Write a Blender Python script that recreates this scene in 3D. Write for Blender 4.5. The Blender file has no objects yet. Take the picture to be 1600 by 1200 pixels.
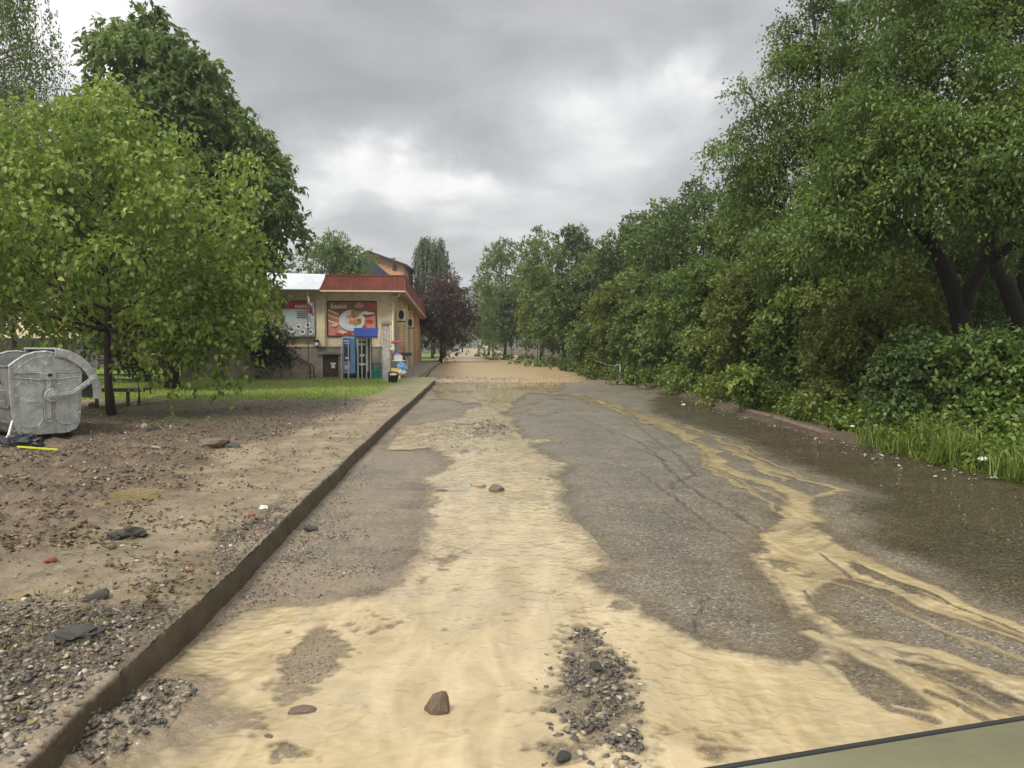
import bpy, math, random
import numpy as np
from mathutils import Vector, Matrix
R = math.radians
sc = bpy.context.scene
COL = sc.collection
# ------------------------------------------------------------------ camera, sky, sun, exposure
F = 1164.0; PITCH = math.atan(62/F); H = 1.65           # photo focal length (px at 1600 wide), pitch, eye height
cam_d = bpy.data.cameras.new('camera'); cam = bpy.data.objects.new('camera', cam_d); COL.objects.link(cam)
cam_d.sensor_width = 36; cam_d.lens = 36*F/1600; cam_d.clip_start = .05; cam_d.clip_end = 6000
cam.location = (0, 0, H); cam.rotation_euler = (math.pi/2-PITCH, 0, 0); sc.camera = cam
sc.view_settings.view_transform = 'Standard'; sc.view_settings.look = 'None'
sc.view_settings.exposure = 0.38; sc.view_settings.gamma = 1

def px_ray(px, py):
    x = (px-800)/F; y = (600-py)/F
    return np.array([x, math.cos(PITCH)+y*math.sin(PITCH), -math.sin(PITCH)+y*math.cos(PITCH)])
def un(px, py, z=0.0):                                   # photo pixel -> point of the ground at height z
    d = px_ray(px, py); t = (z-H)/d[2]; return (float(d[0]*t), float(d[1]*t))
def at(px, py, Y):                                       # photo pixel -> point at distance Y
    d = px_ray(px, py); t = Y/d[1]; return (float(d[0]*t), Y, float(H+d[2]*t))

def nd(nt, typ, props=None, **ins):
    n = nt.nodes.new(typ)
    for k, v in (props or {}).items(): setattr(n, k, v)
    for k, v in ins.items():
        s = None
        kk = k.replace('_', ' ')
        if k[0] == 'i' and k[1:].isdigit(): s = n.inputs[int(k[1:])]
        else: s = n.inputs[kk]
        if isinstance(v, bpy.types.NodeSocket): nt.links.new(v, s)
        else: s.default_value = v
    return n
def ramp(nt, fac, stops, interp='LINEAR'):
    n = nt.nodes.new('ShaderNodeValToRGB'); nt.links.new(fac, n.inputs[0]); n.color_ramp.interpolation = interp
    e = n.color_ramp.elements
    while len(e) < len(stops): e.new(.5)
    for i, (p, c) in enumerate(stops):
        e[i].position = p; e[i].color = (c, c, c, 1) if isinstance(c, (int, float)) else (*c, 1)
    return n.outputs[0]
def mth(nt, op, a, b=None, c=None, clamp=False):
    n = nt.nodes.new('ShaderNodeMath'); n.operation = op; n.use_clamp = clamp
    for i, v in enumerate((a, b, c)):
        if v is None: continue
        if isinstance(v, bpy.types.NodeSocket): nt.links.new(v, n.inputs[i])
        else: n.inputs[i].default_value = v
    return n.outputs[0]
def mixc(nt, f, a, b, blend='MIX'):
    n = nt.nodes.new('ShaderNodeMix'); n.data_type = 'RGBA'; n.blend_type = blend
    for s, v in ((n.inputs[0], f), (n.inputs[6], a), (n.inputs[7], b)):
        if isinstance(v, bpy.types.NodeSocket): nt.links.new(v, s)
        else: s.default_value = v if s == n.inputs[0] else (*v, 1)
    return n.outputs[2]

SUN_EL, SUN_AZ = R(52), R(215)                           # direction the light comes from (behind-left of the camera)
w = bpy.data.worlds.new('World'); sc.world = w; w.use_nodes = True
nt = w.node_tree; nt.nodes.clear()
geo = nd(nt, 'ShaderNodeTexCoord'); dirv = geo.outputs['Generated']
sky = nd(nt, 'ShaderNodeTexSky', dict(sky_type='NISHITA', sun_disc=False, sun_elevation=SUN_EL, sun_rotation=SUN_AZ, dust_density=3.0))
sep = nd(nt, 'ShaderNodeSeparateXYZ', Vector=dirv)
zz = mth(nt, 'ADD', mth(nt, 'MAXIMUM', sep.outputs[2], 0.0), 0.16)
cx = mth(nt, 'DIVIDE', sep.outputs[0], zz); cy = mth(nt, 'DIVIDE', sep.outputs[1], zz)
cv = nd(nt, 'ShaderNodeCombineXYZ', X=cx, Y=cy, Z=0.0).outputs[0]
n1 = nd(nt, 'ShaderNodeTexNoise', Vector=cv, Scale=0.75, Detail=7.0, Roughness=0.52, Distortion=0.35)
n2 = nd(nt, 'ShaderNodeTexNoise', Vector=cv, Scale=2.3, Detail=6.0, Roughness=0.55, Distortion=0.5)
base = mth(nt, 'ADD', mth(nt, 'MULTIPLY', n1.outputs[0], 0.50), mth(nt, 'MULTIPLY', n2.outputs[0], 0.50))
val = mth(nt, 'MULTIPLY_ADD', mth(nt, 'SUBTRACT', base, 0.5), 1.6, 0.55)
warp = nd(nt, 'ShaderNodeTexNoise', Vector=dirv, Scale=9.0, Detail=4.0, Roughness=0.6)
wv = nd(nt, 'ShaderNodeVectorMath', dict(operation='MULTIPLY_ADD'), i0=warp.outputs[1], i1=(.16, .16, .16), i2=dirv).outputs[0]
wv = nd(nt, 'ShaderNodeVectorMath', dict(operation='SUBTRACT'), i0=wv, i1=(.08, .08, .08)).outputs[0]
wv = nd(nt, 'ShaderNodeVectorMath', dict(operation='NORMALIZE'), i0=wv).outputs[0]
# thin bright places and heavy dark places in the cloud deck: (px, py, size in degrees, amount)
SPOTS = [(640, 265, 2.2, .36), (740, 275, 1.9, .36), (690, 290, 3.5, .2), (540, 262, 2, .25), (560, 255, 3.0, .18), (940, 165, 3.2, .30), (1090, 160, 2.6, .34), (1000, 175, 4.0, .14), (120, 60, 5.0, .36),
         (40, 60, 5.0, .20), (470, 320, 4.5, .25), (800, 340, 6.0, .12), (960, 300, 6.0, .10), (200, 10, 5, .1), (860, 240, 4, .12),
         (620, 90, 11.0, -.20), (1000, 40, 9.0, -.18), (760, 60, 7, -.06), (480, 190, 6.0, -.05), (880, 210, 3.5, -.05), (480, 30, 8, -.12), (1380, 60, 5, -.1)]
for (px, py, deg, amt) in SPOTS:
    d = px_ray(px, py); d = d/np.linalg.norm(d)
    dt = nd(nt, 'ShaderNodeVectorMath', dict(operation='DOT_PRODUCT'), i0=wv, i1=tuple(d)).outputs['Value']
    k = 1/(1-math.cos(R(deg)))
    g = mth(nt, 'EXPONENT', mth(nt, 'MULTIPLY', mth(nt, 'SUBTRACT', dt, 1.0), k))
    val = mth(nt, 'MULTIPLY_ADD', g, amt, val)
cc = ramp(nt, val, [(0.0, (.25, .253, .262)), (.3, (.37, .373, .38)), (.5, (.48, .482, .486)), (.68, (.65, .65, .65)), (.85, (.84, .835, .825)), (1, (.96, .95, .93))])
# an overcast deck is brighter overhead (above and behind the view)
zen = ramp(nt, sep.outputs[2], [(0.0, 1.0), (.50, 1.0), (.8, 2.1), (1, 2.4)])
cc = nd(nt, 'ShaderNodeVectorMath', dict(operation='MULTIPLY'), i0=cc, i1=zen).outputs[0]
cc2 = nd(nt, 'ShaderNodeVectorMath', dict(operation='SCALE'), i0=cc)
cc2.inputs['Scale'].default_value = 10.0
skym = mixc(nt, 0.90, sky.outputs[0], cc2.outputs[0])
bg = nd(nt, 'ShaderNodeBackground', Color=skym, Strength=0.098)
nd(nt, 'ShaderNodeOutputWorld', Surface=bg.outputs[0])

sl = bpy.data.lights.new('sun', 'SUN'); sl.energy = 2.6; sl.angle = R(16); sl.color = (1, .94, .84)
sun = bpy.data.objects.new('sun', sl); COL.objects.link(sun)
sun.rotation_euler = (math.pi/2-SUN_EL, 0, math.pi-SUN_AZ)

# ------------------------------------------------------------------ helpers
def hsh(ix, iy, seed):
    n = (ix.astype(np.int64)*374761393 + iy.astype(np.int64)*668265263 + seed*1442695041) & 0xffffffff
    n = ((n ^ (n >> 13))*1274126177) & 0xffffffff
    n = (n ^ (n >> 16)) & 0xffffffff
    return n/4294967295.0
def vnoise(x, y, seed=0):
    x0 = np.floor(x); y0 = np.floor(y); fx = x-x0; fy = y-y0
    fx = fx*fx*(3-2*fx); fy = fy*fy*(3-2*fy)
    a = hsh(x0, y0, seed); b = hsh(x0+1, y0, seed); c = hsh(x0, y0+1, seed); d = hsh(x0+1, y0+1, seed)
    return (a*(1-fx)+b*fx)*(1-fy)+(c*(1-fx)+d*fx)*fy
def fbm(x, y, sc_=1.0, octv=5, seed=0, gain=.5):
    v = 0; a = 1; t = 0; x = np.asarray(x, float)*sc_; y = np.asarray(y, float)*sc_
    for i in range(octv):
        v = v+a*vnoise(x, y, seed+i*17); t += a; a *= gain; x, y = (x*.8-y*.6)*2.03+7.1, (x*.6+y*.8)*2.03+3.7
    return v/t*2-1
def sstep(a, b, x):
    t = np.clip((x-a)/(b-a), 0, 1); return t*t*(3-2*t)
def seg_dist(P, A, B):
    d = B-A; L = (d*d).sum()+1e-12
    t = np.clip(((P-A)@d)/L, 0, 1); q = P-A-t[:, None]*d
    return np.sqrt((q*q).sum(1)), t
def poly_sd(P, poly):                                    # signed distance, positive inside
    poly = np.asarray(poly, float); n = len(poly)
    dm = np.full(len(P), 1e9); ins = np.zeros(len(P), bool)
    for i in range(n):
        A = poly[i]; B = poly[(i+1) % n]
        d, _ = seg_dist(P, A, B); dm = np.minimum(dm, d)
        c = (A[1] > P[:, 1]) != (B[1] > P[:, 1])
        if abs(B[1]-A[1]) > 1e-12:
            xs = (B[0]-A[0])*(P[:, 1]-A[1])/(B[1]-A[1])+A[0]
            ins ^= c & (P[:, 0] < xs)
    return np.where(ins, dm, -dm)
def line_mask(P, pts, w0, w1=None):                      # soft stripe along a polyline of world points
    m = np.zeros(len(P)); w1 = w1 or w0; n = len(pts)-1
    for i in range(n):
        A = np.array(pts[i]); B = np.array(pts[i+1]); d, t = seg_dist(P, A, B)
        ww = w0+(w1-w0)*(i+t)/n
        m = np.maximum(m, np.exp(-(d/ww)**2))
    return m

def tag(o, label=None, cat=None, group=None, kind=None):
    if label: o['label'] = label
    if cat: o['category'] = cat
    if group: o['group'] = group
    if kind: o['kind'] = kind
    return o
def link(o, parent=None):
    COL.objects.link(o)
    if parent is not None: o.parent = parent
    return o
def thing(name, loc, rz, label, cat, group=None):
    o = bpy.data.objects.new(name, None); o.empty_display_size = .2; link(o)
    o.location = loc; o.rotation_euler = (0, 0, rz)
    return tag(o, label, cat, group)
def mesh_np(name, V, Fc, mats, parent=None, attrs=None, smooth=False, loc=None):
    V = np.asarray(V, np.float32); Fc = np.asarray(Fc, np.int32); k = Fc.shape[1]
    me = bpy.data.meshes.new(name)
    me.vertices.add(len(V)); me.vertices.foreach_set('co', V.ravel())
    me.loops.add(Fc.size); me.loops.foreach_set('vertex_index', Fc.ravel())
    me.polygons.add(len(Fc)); me.polygons.foreach_set('loop_start', np.arange(0, Fc.size, k, dtype=np.int32))
    me.polygons.foreach_set('loop_total', np.full(len(Fc), k, np.int32))
    if smooth: me.polygons.foreach_set('use_smooth', np.ones(len(Fc), bool))
    me.update(calc_edges=True)
    for an, av in (attrs or {}).items():
        a = me.attributes.new(an, 'FLOAT', 'POINT'); a.data.foreach_set('value', np.asarray(av, np.float32))
    for m in (mats if isinstance(mats, (list, tuple)) else [mats]): me.materials.append(m)
    o = bpy.data.objects.new(name, me); link(o, parent)
    if loc is not None: o.location = loc
    return o
class MB:
    def __init__(s): s.v = []; s.f = []; s.m = []
    def add(s, V, Fs, mi=0, M=None):
        b = len(s.v)
        for p in V: s.v.append(tuple(M @ Vector(p)) if M is not None else tuple(p))
        for f in Fs: s.f.append([b+i for i in f]); s.m.append(mi)
        return s
    def box(s, x0, x1, y0, y1, z0, z1, mi=0, M=None):
        V = [(x, y, z) for x in (x0, x1) for y in (y0, y1) for z in (z0, z1)]
        return s.add(V, [(0, 1, 3, 2), (4, 6, 7, 5), (0, 4, 5, 1), (2, 3, 7, 6), (0, 2, 6, 4), (1, 5, 7, 3)], mi, M)
    def prism(s, poly, h0, h1, axis='y', mi=0, M=None):    # poly is 2-D; extruded along axis
        n = len(poly)
        def P(p, h): return (p[0], h, p[1]) if axis == 'y' else ((h, p[0], p[1]) if axis == 'x' else (p[0], p[1], h))
        V = [P(p, h0) for p in poly]+[P(p, h1) for p in poly]
        Fs = [list(range(n)), list(range(2*n-1, n-1, -1))]+[(i, i+n, (i+1) % n+n, (i+1) % n) for i in range(n)]
        return s.add(V, Fs, mi, M)
    def tube(s, pts, rad, n=8, mi=0, M=None, cap=True):
        pts = [Vector(p) for p in pts]; V = []; Fs = []
        rad = rad if isinstance(rad, (list, tuple)) else [rad]*len(pts)
        prev = None
        for i, p in enumerate(pts):
            t = (pts[min(i+1, len(pts)-1)]-pts[max(i-1, 0)]).normalized()
            if prev is None:
                a = Vector((0, 0, 1)) if abs(t.z) < .9 else Vector((1, 0, 0)); u = t.cross(a).normalized()
            else: u = (prev-t*prev.dot(t)).normalized()
            prev = u; v_ = t.cross(u)
            for k in range(n):
                a = 2*math.pi*k/n; V.append(p+(u*math.cos(a)+v_*math.sin(a))*rad[i])
        for i in range(len(pts)-1):
            for k in range(n): Fs.append((i*n+k, i*n+(k+1) % n, (i+1)*n+(k+1) % n, (i+1)*n+k))
        if cap: Fs.append(list(range(n-1, -1, -1))); Fs.append([(len(pts)-1)*n+k for k in range(n)])
        return s.add(V, Fs, mi, M)
    def build(s, name, mats, parent=None, smooth=False, bevel=0, loc=None, rot=None):
        me = bpy.data.meshes.new(name); me.from_pydata(s.v, [], s.f)
        for m in (mats if isinstance(mats, (list, tuple)) else [mats]): me.materials.append(m)
        me.polygons.foreach_set('material_index', s.m)
        me.polygons.foreach_set('use_smooth', [smooth]*len(s.f)); me.update()
        o = bpy.data.objects.new(name, me); link(o, parent)
        if loc is not None: o.location = loc
        if rot is not None: o.rotation_euler = rot
        if bevel:
            b = o.modifiers.new('bevel', 'BEVEL'); b.width = bevel; b.segments = 2; b.limit_method = 'ANGLE'
        return o
def copy_tree(o, parent=None):
    kids = list(o.children); c = o.copy(); COL.objects.link(c); c.parent = parent
    for ch in kids: copy_tree(ch, c)
    return c

# ------------------------------------------------------------------ materials
def newmat(name):
    m = bpy.data.materials.new(name); m.use_nodes = True; nt = m.node_tree
    b = nt.nodes['Principled BSDF']; return m, nt, b
def setb(b, nt, **kw):
    for k, v in kw.items():
        s = b.inputs[k.replace('_', ' ')]
        if isinstance(v, bpy.types.NodeSocket): nt.links.new(v, s)
        else: s.default_value = (*v, 1) if (isinstance(v, tuple) and len(v) == 3) else v
def pos(nt, obj=True): return nd(nt, 'ShaderNodeTexCoord').outputs['Object']
def attr(nt, name): return nd(nt, 'ShaderNodeAttribute', dict(attribute_name=name)).outputs['Fac']
def simple(name, col, rough=.6, metal=0.0, var=.18, scale=6.0, bump=.0, dirt=0.0, spec=.5):
    m, nt, b = newmat(name); p = pos(nt)
    n = nd(nt, 'ShaderNodeTexNoise', Vector=p, Scale=scale, Detail=6.0, Roughness=.6).outputs[0]
    f = ramp(nt, n, [(.3, 0.0), (.7, 1.0)])
    c = mixc(nt, f, tuple(x*(1-var) for x in col), tuple(min(1, x*(1+var)) for x in col))
    if dirt:
        n2 = nd(nt, 'ShaderNodeTexNoise', Vector=p, Scale=scale*2.7, Detail=8.0, Roughness=.7, Distortion=.6).outputs[0]
        f2 = mth(nt, 'MULTIPLY', ramp(nt, n2, [(.48, 0.0), (.68, 1.0)]), dirt)
        c = mixc(nt, f2, c, (.12, .10, .075))
    setb(b, nt, Base_Color=c, Roughness=rough, Metallic=metal); b.inputs['Specular IOR Level'].default_value = spec
    if bump:
        bn = nd(nt, 'ShaderNodeBump', Height=n, Strength=bump, Distance=.02); nt.links.new(bn.outputs[0], b.inputs['Normal'])
    return m
def leaf_mat(name, dark, mid, light, trans=.30, rough=.45):
    m, nt, b = newmat(name); v = attr(nt, 'var')
    c = ramp(nt, v, [(0, dark), (.5, mid), (1, light)])
    setb(b, nt, Base_Color=c, Roughness=rough); b.inputs['Specular IOR Level'].default_value = .35
    tr = nd(nt, 'ShaderNodeBsdfTranslucent', Color=mixc(nt, .5, c, (light[0]*1.2, light[1]*1.3, light[2]*.7)))
    mx = nd(nt, 'ShaderNodeMixShader', Fac=trans)
    nt.links.new(b.outputs[0], mx.inputs[1]); nt.links.new(tr.outputs[0], mx.inputs[2])
    nt.links.new(mx.outputs[0], nt.nodes['Material Output'].inputs[0]); return m
def var_mat(name, stops, rough=.7, interp='LINEAR', spec=.4):
    m, nt, b = newmat(name); v = attr(nt, 'var'); c = ramp(nt, v, stops, interp)
    n = nd(nt, 'ShaderNodeTexNoise', Vector=pos(nt), Scale=60.0, Detail=4.0).outputs[0]
    c = mixc(nt, mth(nt, 'MULTIPLY', n, .5), c, (.10, .08, .055))
    setb(b, nt, Base_Color=c, Roughness=rough); b.inputs['Specular IOR Level'].default_value = spec; return m

M = {}
M['bark'] = simple('bark', (.05, .038, .028), .9, bump=.8, scale=14, var=.4)
M['bark_dark'] = simple('bark_dark', (.022, .018, .014), .9, bump=.8, scale=14, var=.4)
M['bark_birch'] = simple('bark_birch', (.35, .33, .30), .8, bump=.4, scale=8, var=.3, dirt=.7)
M['leaf_bright'] = leaf_mat('leaf_bright', (.045, .085, .018), (.15, .235, .045), (.40, .46, .12), .36)
M['leaf_mid'] = leaf_mat('leaf_mid', (.040, .072, .022), (.115, .175, .044), (.23, .31, .082), .34)
M['leaf_dark'] = leaf_mat('leaf_dark', (.035, .062, .024), (.085, .135, .042), (.17, .235, .075), .30)
M['chestnut'] = leaf_mat('leaf_chestnut', (.045, .080, .03), (.12, .18, .058), (.24, .31, .11), .34)
M['leaf_olive'] = leaf_mat('leaf_olive', (.055, .075, .022), (.145, .18, .045), (.27, .31, .085), .34)
M['leaf_willow'] = leaf_mat('leaf_willow', (.05, .075, .035), (.10, .135, .065), (.16, .20, .10), .30)
M['leaf_purple'] = leaf_mat('leaf_purple', (.028, .017, .015), (.065, .036, .031), (.125, .07, .056), .2)
M['leaf_conifer'] = leaf_mat('leaf_conifer', (.010, .028, .014), (.022, .05, .022), (.045, .085, .035), .1)
M['grass'] = leaf_mat('grass_blades', (.14, .22, .03), (.27, .40, .05), (.42, .55, .10), .4)
M['weed'] = leaf_mat('weed_blades', (.06, .10, .018), (.14, .21, .035), (.30, .37, .09), .35)
M['weedleaf'] = leaf_mat('weed_leaf', (.05, .09, .018), (.13, .20, .035), (.27, .34, .07), .35)
M['dry'] = leaf_mat('dry_weed', (.07, .085, .02), (.14, .16, .035), (.28, .26, .08), .2)
M['litter'] = var_mat('leaf_litter', [(0, (.03, .02, .012)), (.35, (.09, .05, .025)), (.6, (.16, .10, .045)), (.78, (.12, .14, .04)), (.9, (.34, .27, .12)), (1, (.50, .42, .26))], .8)
M['stone'] = var_mat('stone_chips', [(0, (.045, .043, .042)), (.3, (.095, .088, .078)), (.5, (.18, .155, .12)), (.72, (.31, .26, .19)), (.9, (.50, .45, .36)), (.97, (.68, .63, .54)), (1, (.42, .14, .07))], .45)
M['rubble'] = var_mat('sandy_rubble', [(0, (.20, .15, .09)), (.5, (.36, .27, .16)), (1, (.55, .46, .32))], .8)
M['litter_twig'] = simple('pale_twig', (.26, .20, .13), .8)
M['clod'] = var_mat('mud_clod', [(0, (.06, .04, .026)), (.5, (.13, .088, .055)), (1, (.24, .175, .12))], .6)
M['rock'] = simple('rock', (.17, .125, .09), .55, bump=.6, scale=9, var=.35, dirt=.4)
M['rock_dark'] = simple('rock_dark', (.075, .068, .058), .5, bump=.8, scale=16, var=.4)
M['rock_pale'] = simple('rock_pale', (.42, .33, .22), .7, bump=.6, scale=14, var=.3, dirt=.4)
M['rock_red'] = simple('rock_red', (.30, .085, .05), .7, bump=.5, scale=20, var=.3, dirt=.3)

# --- asphalt with loose chippings, mud film and wet places (attributes: wet, mud, crack)
def speckle(nt, p, scale, thr0, thr1):
    v = nd(nt, 'ShaderNodeTexVoronoi', Vector=p, Scale=scale)
    return v
def mk_asphalt():
    m, nt, b = newmat('wet_asphalt'); p = pos(nt)
    wet, mud, crack = attr(nt, 'wet'), attr(nt, 'mud'), attr(nt, 'crack')
    big = nd(nt, 'ShaderNodeTexNoise', Vector=p, Scale=1.1, Detail=6.0, Roughness=.6).outputs[0]
    c = mixc(nt, ramp(nt, big, [(.35, 0.0), (.65, 1.0)]), (.120, .102, .074), (.178, .152, .111))
    v = nd(nt, 'ShaderNodeTexVoronoi', Vector=p, Scale=75.0)
    vr = nd(nt, 'ShaderNodeSeparateColor', Color=v.outputs['Color']).outputs[0]
    chips = ramp(nt, vr, [(0, .45), (.25, .72), (.6, 1.0), (.86, 1.3), (.95, 1.9), (1, 2.6)])
    c = mixc(nt, 1.0, c, chips, 'MULTIPLY')
    v2 = nd(nt, 'ShaderNodeTexVoronoi', Vector=p, Scale=26.0)
    vr2 = nd(nt, 'ShaderNodeSeparateColor', Color=v2.outputs['Color']).outputs[1]
    sp = mth(nt, 'MULTIPLY', ramp(nt, vr2, [(.90, 0.0), (.93, 1.0)]), ramp(nt, v2.outputs['Distance'], [(.22, 1.0), (.30, 0.0)]))
    c = mixc(nt, mth(nt, 'MULTIPLY', sp, .65), c, (.42, .38, .30))
    c = mixc(nt, mth(nt, 'MULTIPLY', wet, .78), c, mixc(nt, 1.0, c, (.33, .275, .20), 'MULTIPLY'))
    n3 = nd(nt, 'ShaderNodeTexNoise', Vector=p, Scale=9.0, Detail=8.0, Roughness=.7).outputs[0]
    mf = mth(nt, 'MULTIPLY', mud, ramp(nt, n3, [(.30, .25), (.62, 1.0)]), clamp=True)
    c = mixc(nt, mth(nt, 'MULTIPLY', mf, .85), c, (.27, .205, .135))
    c = mixc(nt, mth(nt, 'MULTIPLY', crack, ramp(nt, big, [(.4, .25), (.6, .8)])), c, (.03, .026, .022))
    n4 = nd(nt, 'ShaderNodeTexNoise', Vector=p, Scale=4.0, Detail=7.0, Roughness=.65).outputs[0]
    ro = mth(nt, 'SUBTRACT', ramp(nt, n4, [(.35, .26), (.65, .58)]), mth(nt, 'MULTIPLY', wet, .28), clamp=True)
    setb(b, nt, Base_Color=c, Roughness=ro); b.inputs['Specular IOR Level'].default_value = .5
    h = mth(nt, 'ADD', v.outputs['Distance'], mth(nt, 'MULTIPLY', n3, .8))
    bn = nd(nt, 'ShaderNodeBump', Height=h, Strength=.55, Distance=.008)
    rp = nd(nt, 'ShaderNodeTexNoise', Vector=p, Scale=22.0, Detail=3.0, Distortion=.4).outputs[0]
    bn2 = nd(nt, 'ShaderNodeBump', Height=rp, Strength=mth(nt, 'MULTIPLY', wet, .8), Distance=.015); nt.links.new(bn.outputs[0], bn2.inputs['Normal'])
    nt.links.new(bn2.outputs[0], b.inputs['Normal']); return m
M['asphalt'] = mk_asphalt()
# --- muddy flood water: thick silt, thin at its rim (attribute op = how much silt stands over the ground)
def mk_water(name, ca, cb):
    m, nt, b = newmat(name); p = pos(nt); op = attr(nt, 'op')
    fl = nd(nt, 'ShaderNodeMapping', Vector=p, Scale=(1.9, .7, 1.0)); n = nd(nt, 'ShaderNodeTexNoise', Vector=fl.outputs[0], Scale=1.6, Detail=5.0, Roughness=.55, Distortion=1.4).outputs[0]
    c = mixc(nt, ramp(nt, n, [(.34, 0.0), (.66, 1.0)]), tuple(x*.88 for x in ca), cb)
    mp = nd(nt, 'ShaderNodeMapping', Vector=p, Scale=(1.0, 1.25, 1.0))
    r1 = nd(nt, 'ShaderNodeTexNoise', Vector=mp.outputs[0], Scale=10.0, Detail=.6, Roughness=.4, Distortion=.9).outputs[0]
    r2 = nd(nt, 'ShaderNodeTexNoise', Vector=mp.outputs[0], Scale=30.0, Detail=2.0, Roughness=.5, Distortion=.8).outputs[0]
    c = mixc(nt, mth(nt, 'MULTIPLY', ramp(nt, r1, [(.46, 0.0), (.66, 1.0)]), .12), c, tuple(min(1, x*1.22) for x in cb))  # bright ripple-crest highlights painted faintly into the water colour
    c = mixc(nt, mth(nt, 'MULTIPLY', ramp(nt, r2, [(.30, 1.0), (.46, 0.0)]), .05), c, tuple(x*.78 for x in ca))  # shade of the ripple troughs tinted into the colour as well
    foam = mth(nt, 'MULTIPLY', ramp(nt, r2, [(.66, 0.0), (.78, 1.0)]), ramp(nt, n, [(.45, 0.0), (.6, .3)]))
    c = mixc(nt, mth(nt, 'MULTIPLY', foam, .6), c, (.66, .59, .44))
    gn = nd(nt, 'ShaderNodeTexNoise', Vector=p, Scale=.8, Detail=5.0, Roughness=.6).outputs[0]
    c = mixc(nt, ramp(nt, gn, [(.48, 0.0), (.68, .5)]), c, (.30, .265, .195))  # broad grey patches: sky-reflection sheen mixed into the base colour
    setb(b, nt, Base_Color=c, Roughness=.9); b.inputs['Specular IOR Level'].default_value = 0.0
    b.inputs['Coat Weight'].default_value = 1.0; b.inputs['Coat Roughness'].default_value = .03; b.inputs['Coat IOR'].default_value = 1.5
    r3 = nd(nt, 'ShaderNodeTexNoise', Vector=mp.outputs[0], Scale=27.0, Detail=0.0, Distortion=.6).outputs[0]
    h = mth(nt, 'ADD', r1, mth(nt, 'MULTIPLY', r3, .22))
    bn = nd(nt, 'ShaderNodeBump', Height=h, Strength=.8, Distance=.012); nt.links.new(bn.outputs[0], b.inputs['Coat Normal'])
    tr = nd(nt, 'ShaderNodeBsdfTransparent'); mx = nd(nt, 'ShaderNodeMixShader', Fac=op)
    nt.links.new(tr.outputs[0], mx.inputs[1]); nt.links.new(b.outputs[0], mx.inputs[2])
    nt.links.new(mx.outputs[0], nt.nodes['Material Output'].inputs[0]); return m
M['water'] = mk_water('muddy_water', (.415, .32, .17), (.535, .43, .255))
M['puddle'] = mk_water('puddle_water', (.25, .19, .095), (.30, .235, .12))
# --- muddy verge (attributes: dirt = rough dark soil, grit = pebbly, moss = weedy)
def mk_verge():
    m, nt, b = newmat('muddy_verge'); p = pos(nt)
    dirt, grit, moss = attr(nt, 'dirt'), attr(nt, 'grit'), attr(nt, 'moss')
    n = nd(nt, 'ShaderNodeTexNoise', Vector=p, Scale=2.2, Detail=9.0, Roughness=.68).outputs[0]
    mp = nd(nt, 'ShaderNodeMapping', Vector=p, Rotation=(0, 0, .35), Scale=(1, .35, 1))
    ns = nd(nt, 'ShaderNodeTexNoise', Vector=mp.outputs[0], Scale=9.0, Detail=6.0, Roughness=.6).outputs[0]
    c = mixc(nt, ramp(nt, n, [(.35, 0.0), (.65, 1.0)]), (.215, .160, .095), (.40, .32, .21))
    c = mixc(nt, ramp(nt, ns, [(.50, 0.0), (.70, .45)]), c, (.25, .23, .155))
    c = mixc(nt, mth(nt, 'MULTIPLY', dirt, .75), c, mixc(nt, ramp(nt, n, [(.35, 0.0), (.65, 1.0)]), (.145, .092, .055), (.27, .185, .115)))
    nf = nd(nt, 'ShaderNodeTexNoise', Vector=p, Scale=11.0, Detail=9.0, Roughness=.75).outputs[0]
    dd = mth(nt, 'MULTIPLY', dirt, ramp(nt, nf, [(.32, .3), (.6, 1.0)]), clamp=True)
    c = mixc(nt, mth(nt, 'MULTIPLY', dd, .85), c, (.085, .055, .036))
    v = nd(nt, 'ShaderNodeTexVoronoi', Vector=p, Scale=42.0)
    sc1 = nd(nt, 'ShaderNodeSeparateColor', Color=v.outputs['Color'])
    chipc = ramp(nt, sc1.outputs[0], [(0, (.045, .042, .04)), (.35, (.10, .088, .07)), (.7, (.20, .17, .13)), (.92, (.38, .33, .26)), (1, (.60, .55, .46))])
    gm = mth(nt, 'MULTIPLY', grit, ramp(nt, v.outputs['Distance'], [(.40, 1.0), (.62, 0.0)]))
    c = mixc(nt, gm, c, chipc)
    sp = mth(nt, 'MULTIPLY', ramp(nt, sc1.outputs[1], [(.93, 0.0), (.95, 1.0)]), ramp(nt, v.outputs['Distance'], [(.25, 1.0), (.35, 0.0)]))
    c = mixc(nt, mth(nt, 'MULTIPLY', sp, .7), c, (.46, .40, .31))
    c = mixc(nt, mth(nt, 'MULTIPLY', moss, ramp(nt, nf, [(.42, 0.0), (.58, .8)])), c, (.13, .17, .04))
    wetr = ramp(nt, n, [(.35, .33), (.62, .75)])
    setb(b, nt, Base_Color=c, Roughness=wetr)
    h = mth(nt, 'ADD', nf, mth(nt, 'MULTIPLY', v.outputs['Distance'], mth(nt, 'MULTIPLY', grit, -1.2)))
    bn = nd(nt, 'ShaderNodeBump', Height=h, Strength=1.0, Distance=.05); nt.links.new(bn.outputs[0], b.inputs['Normal']); return m
M['verge'] = mk_verge()
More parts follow.
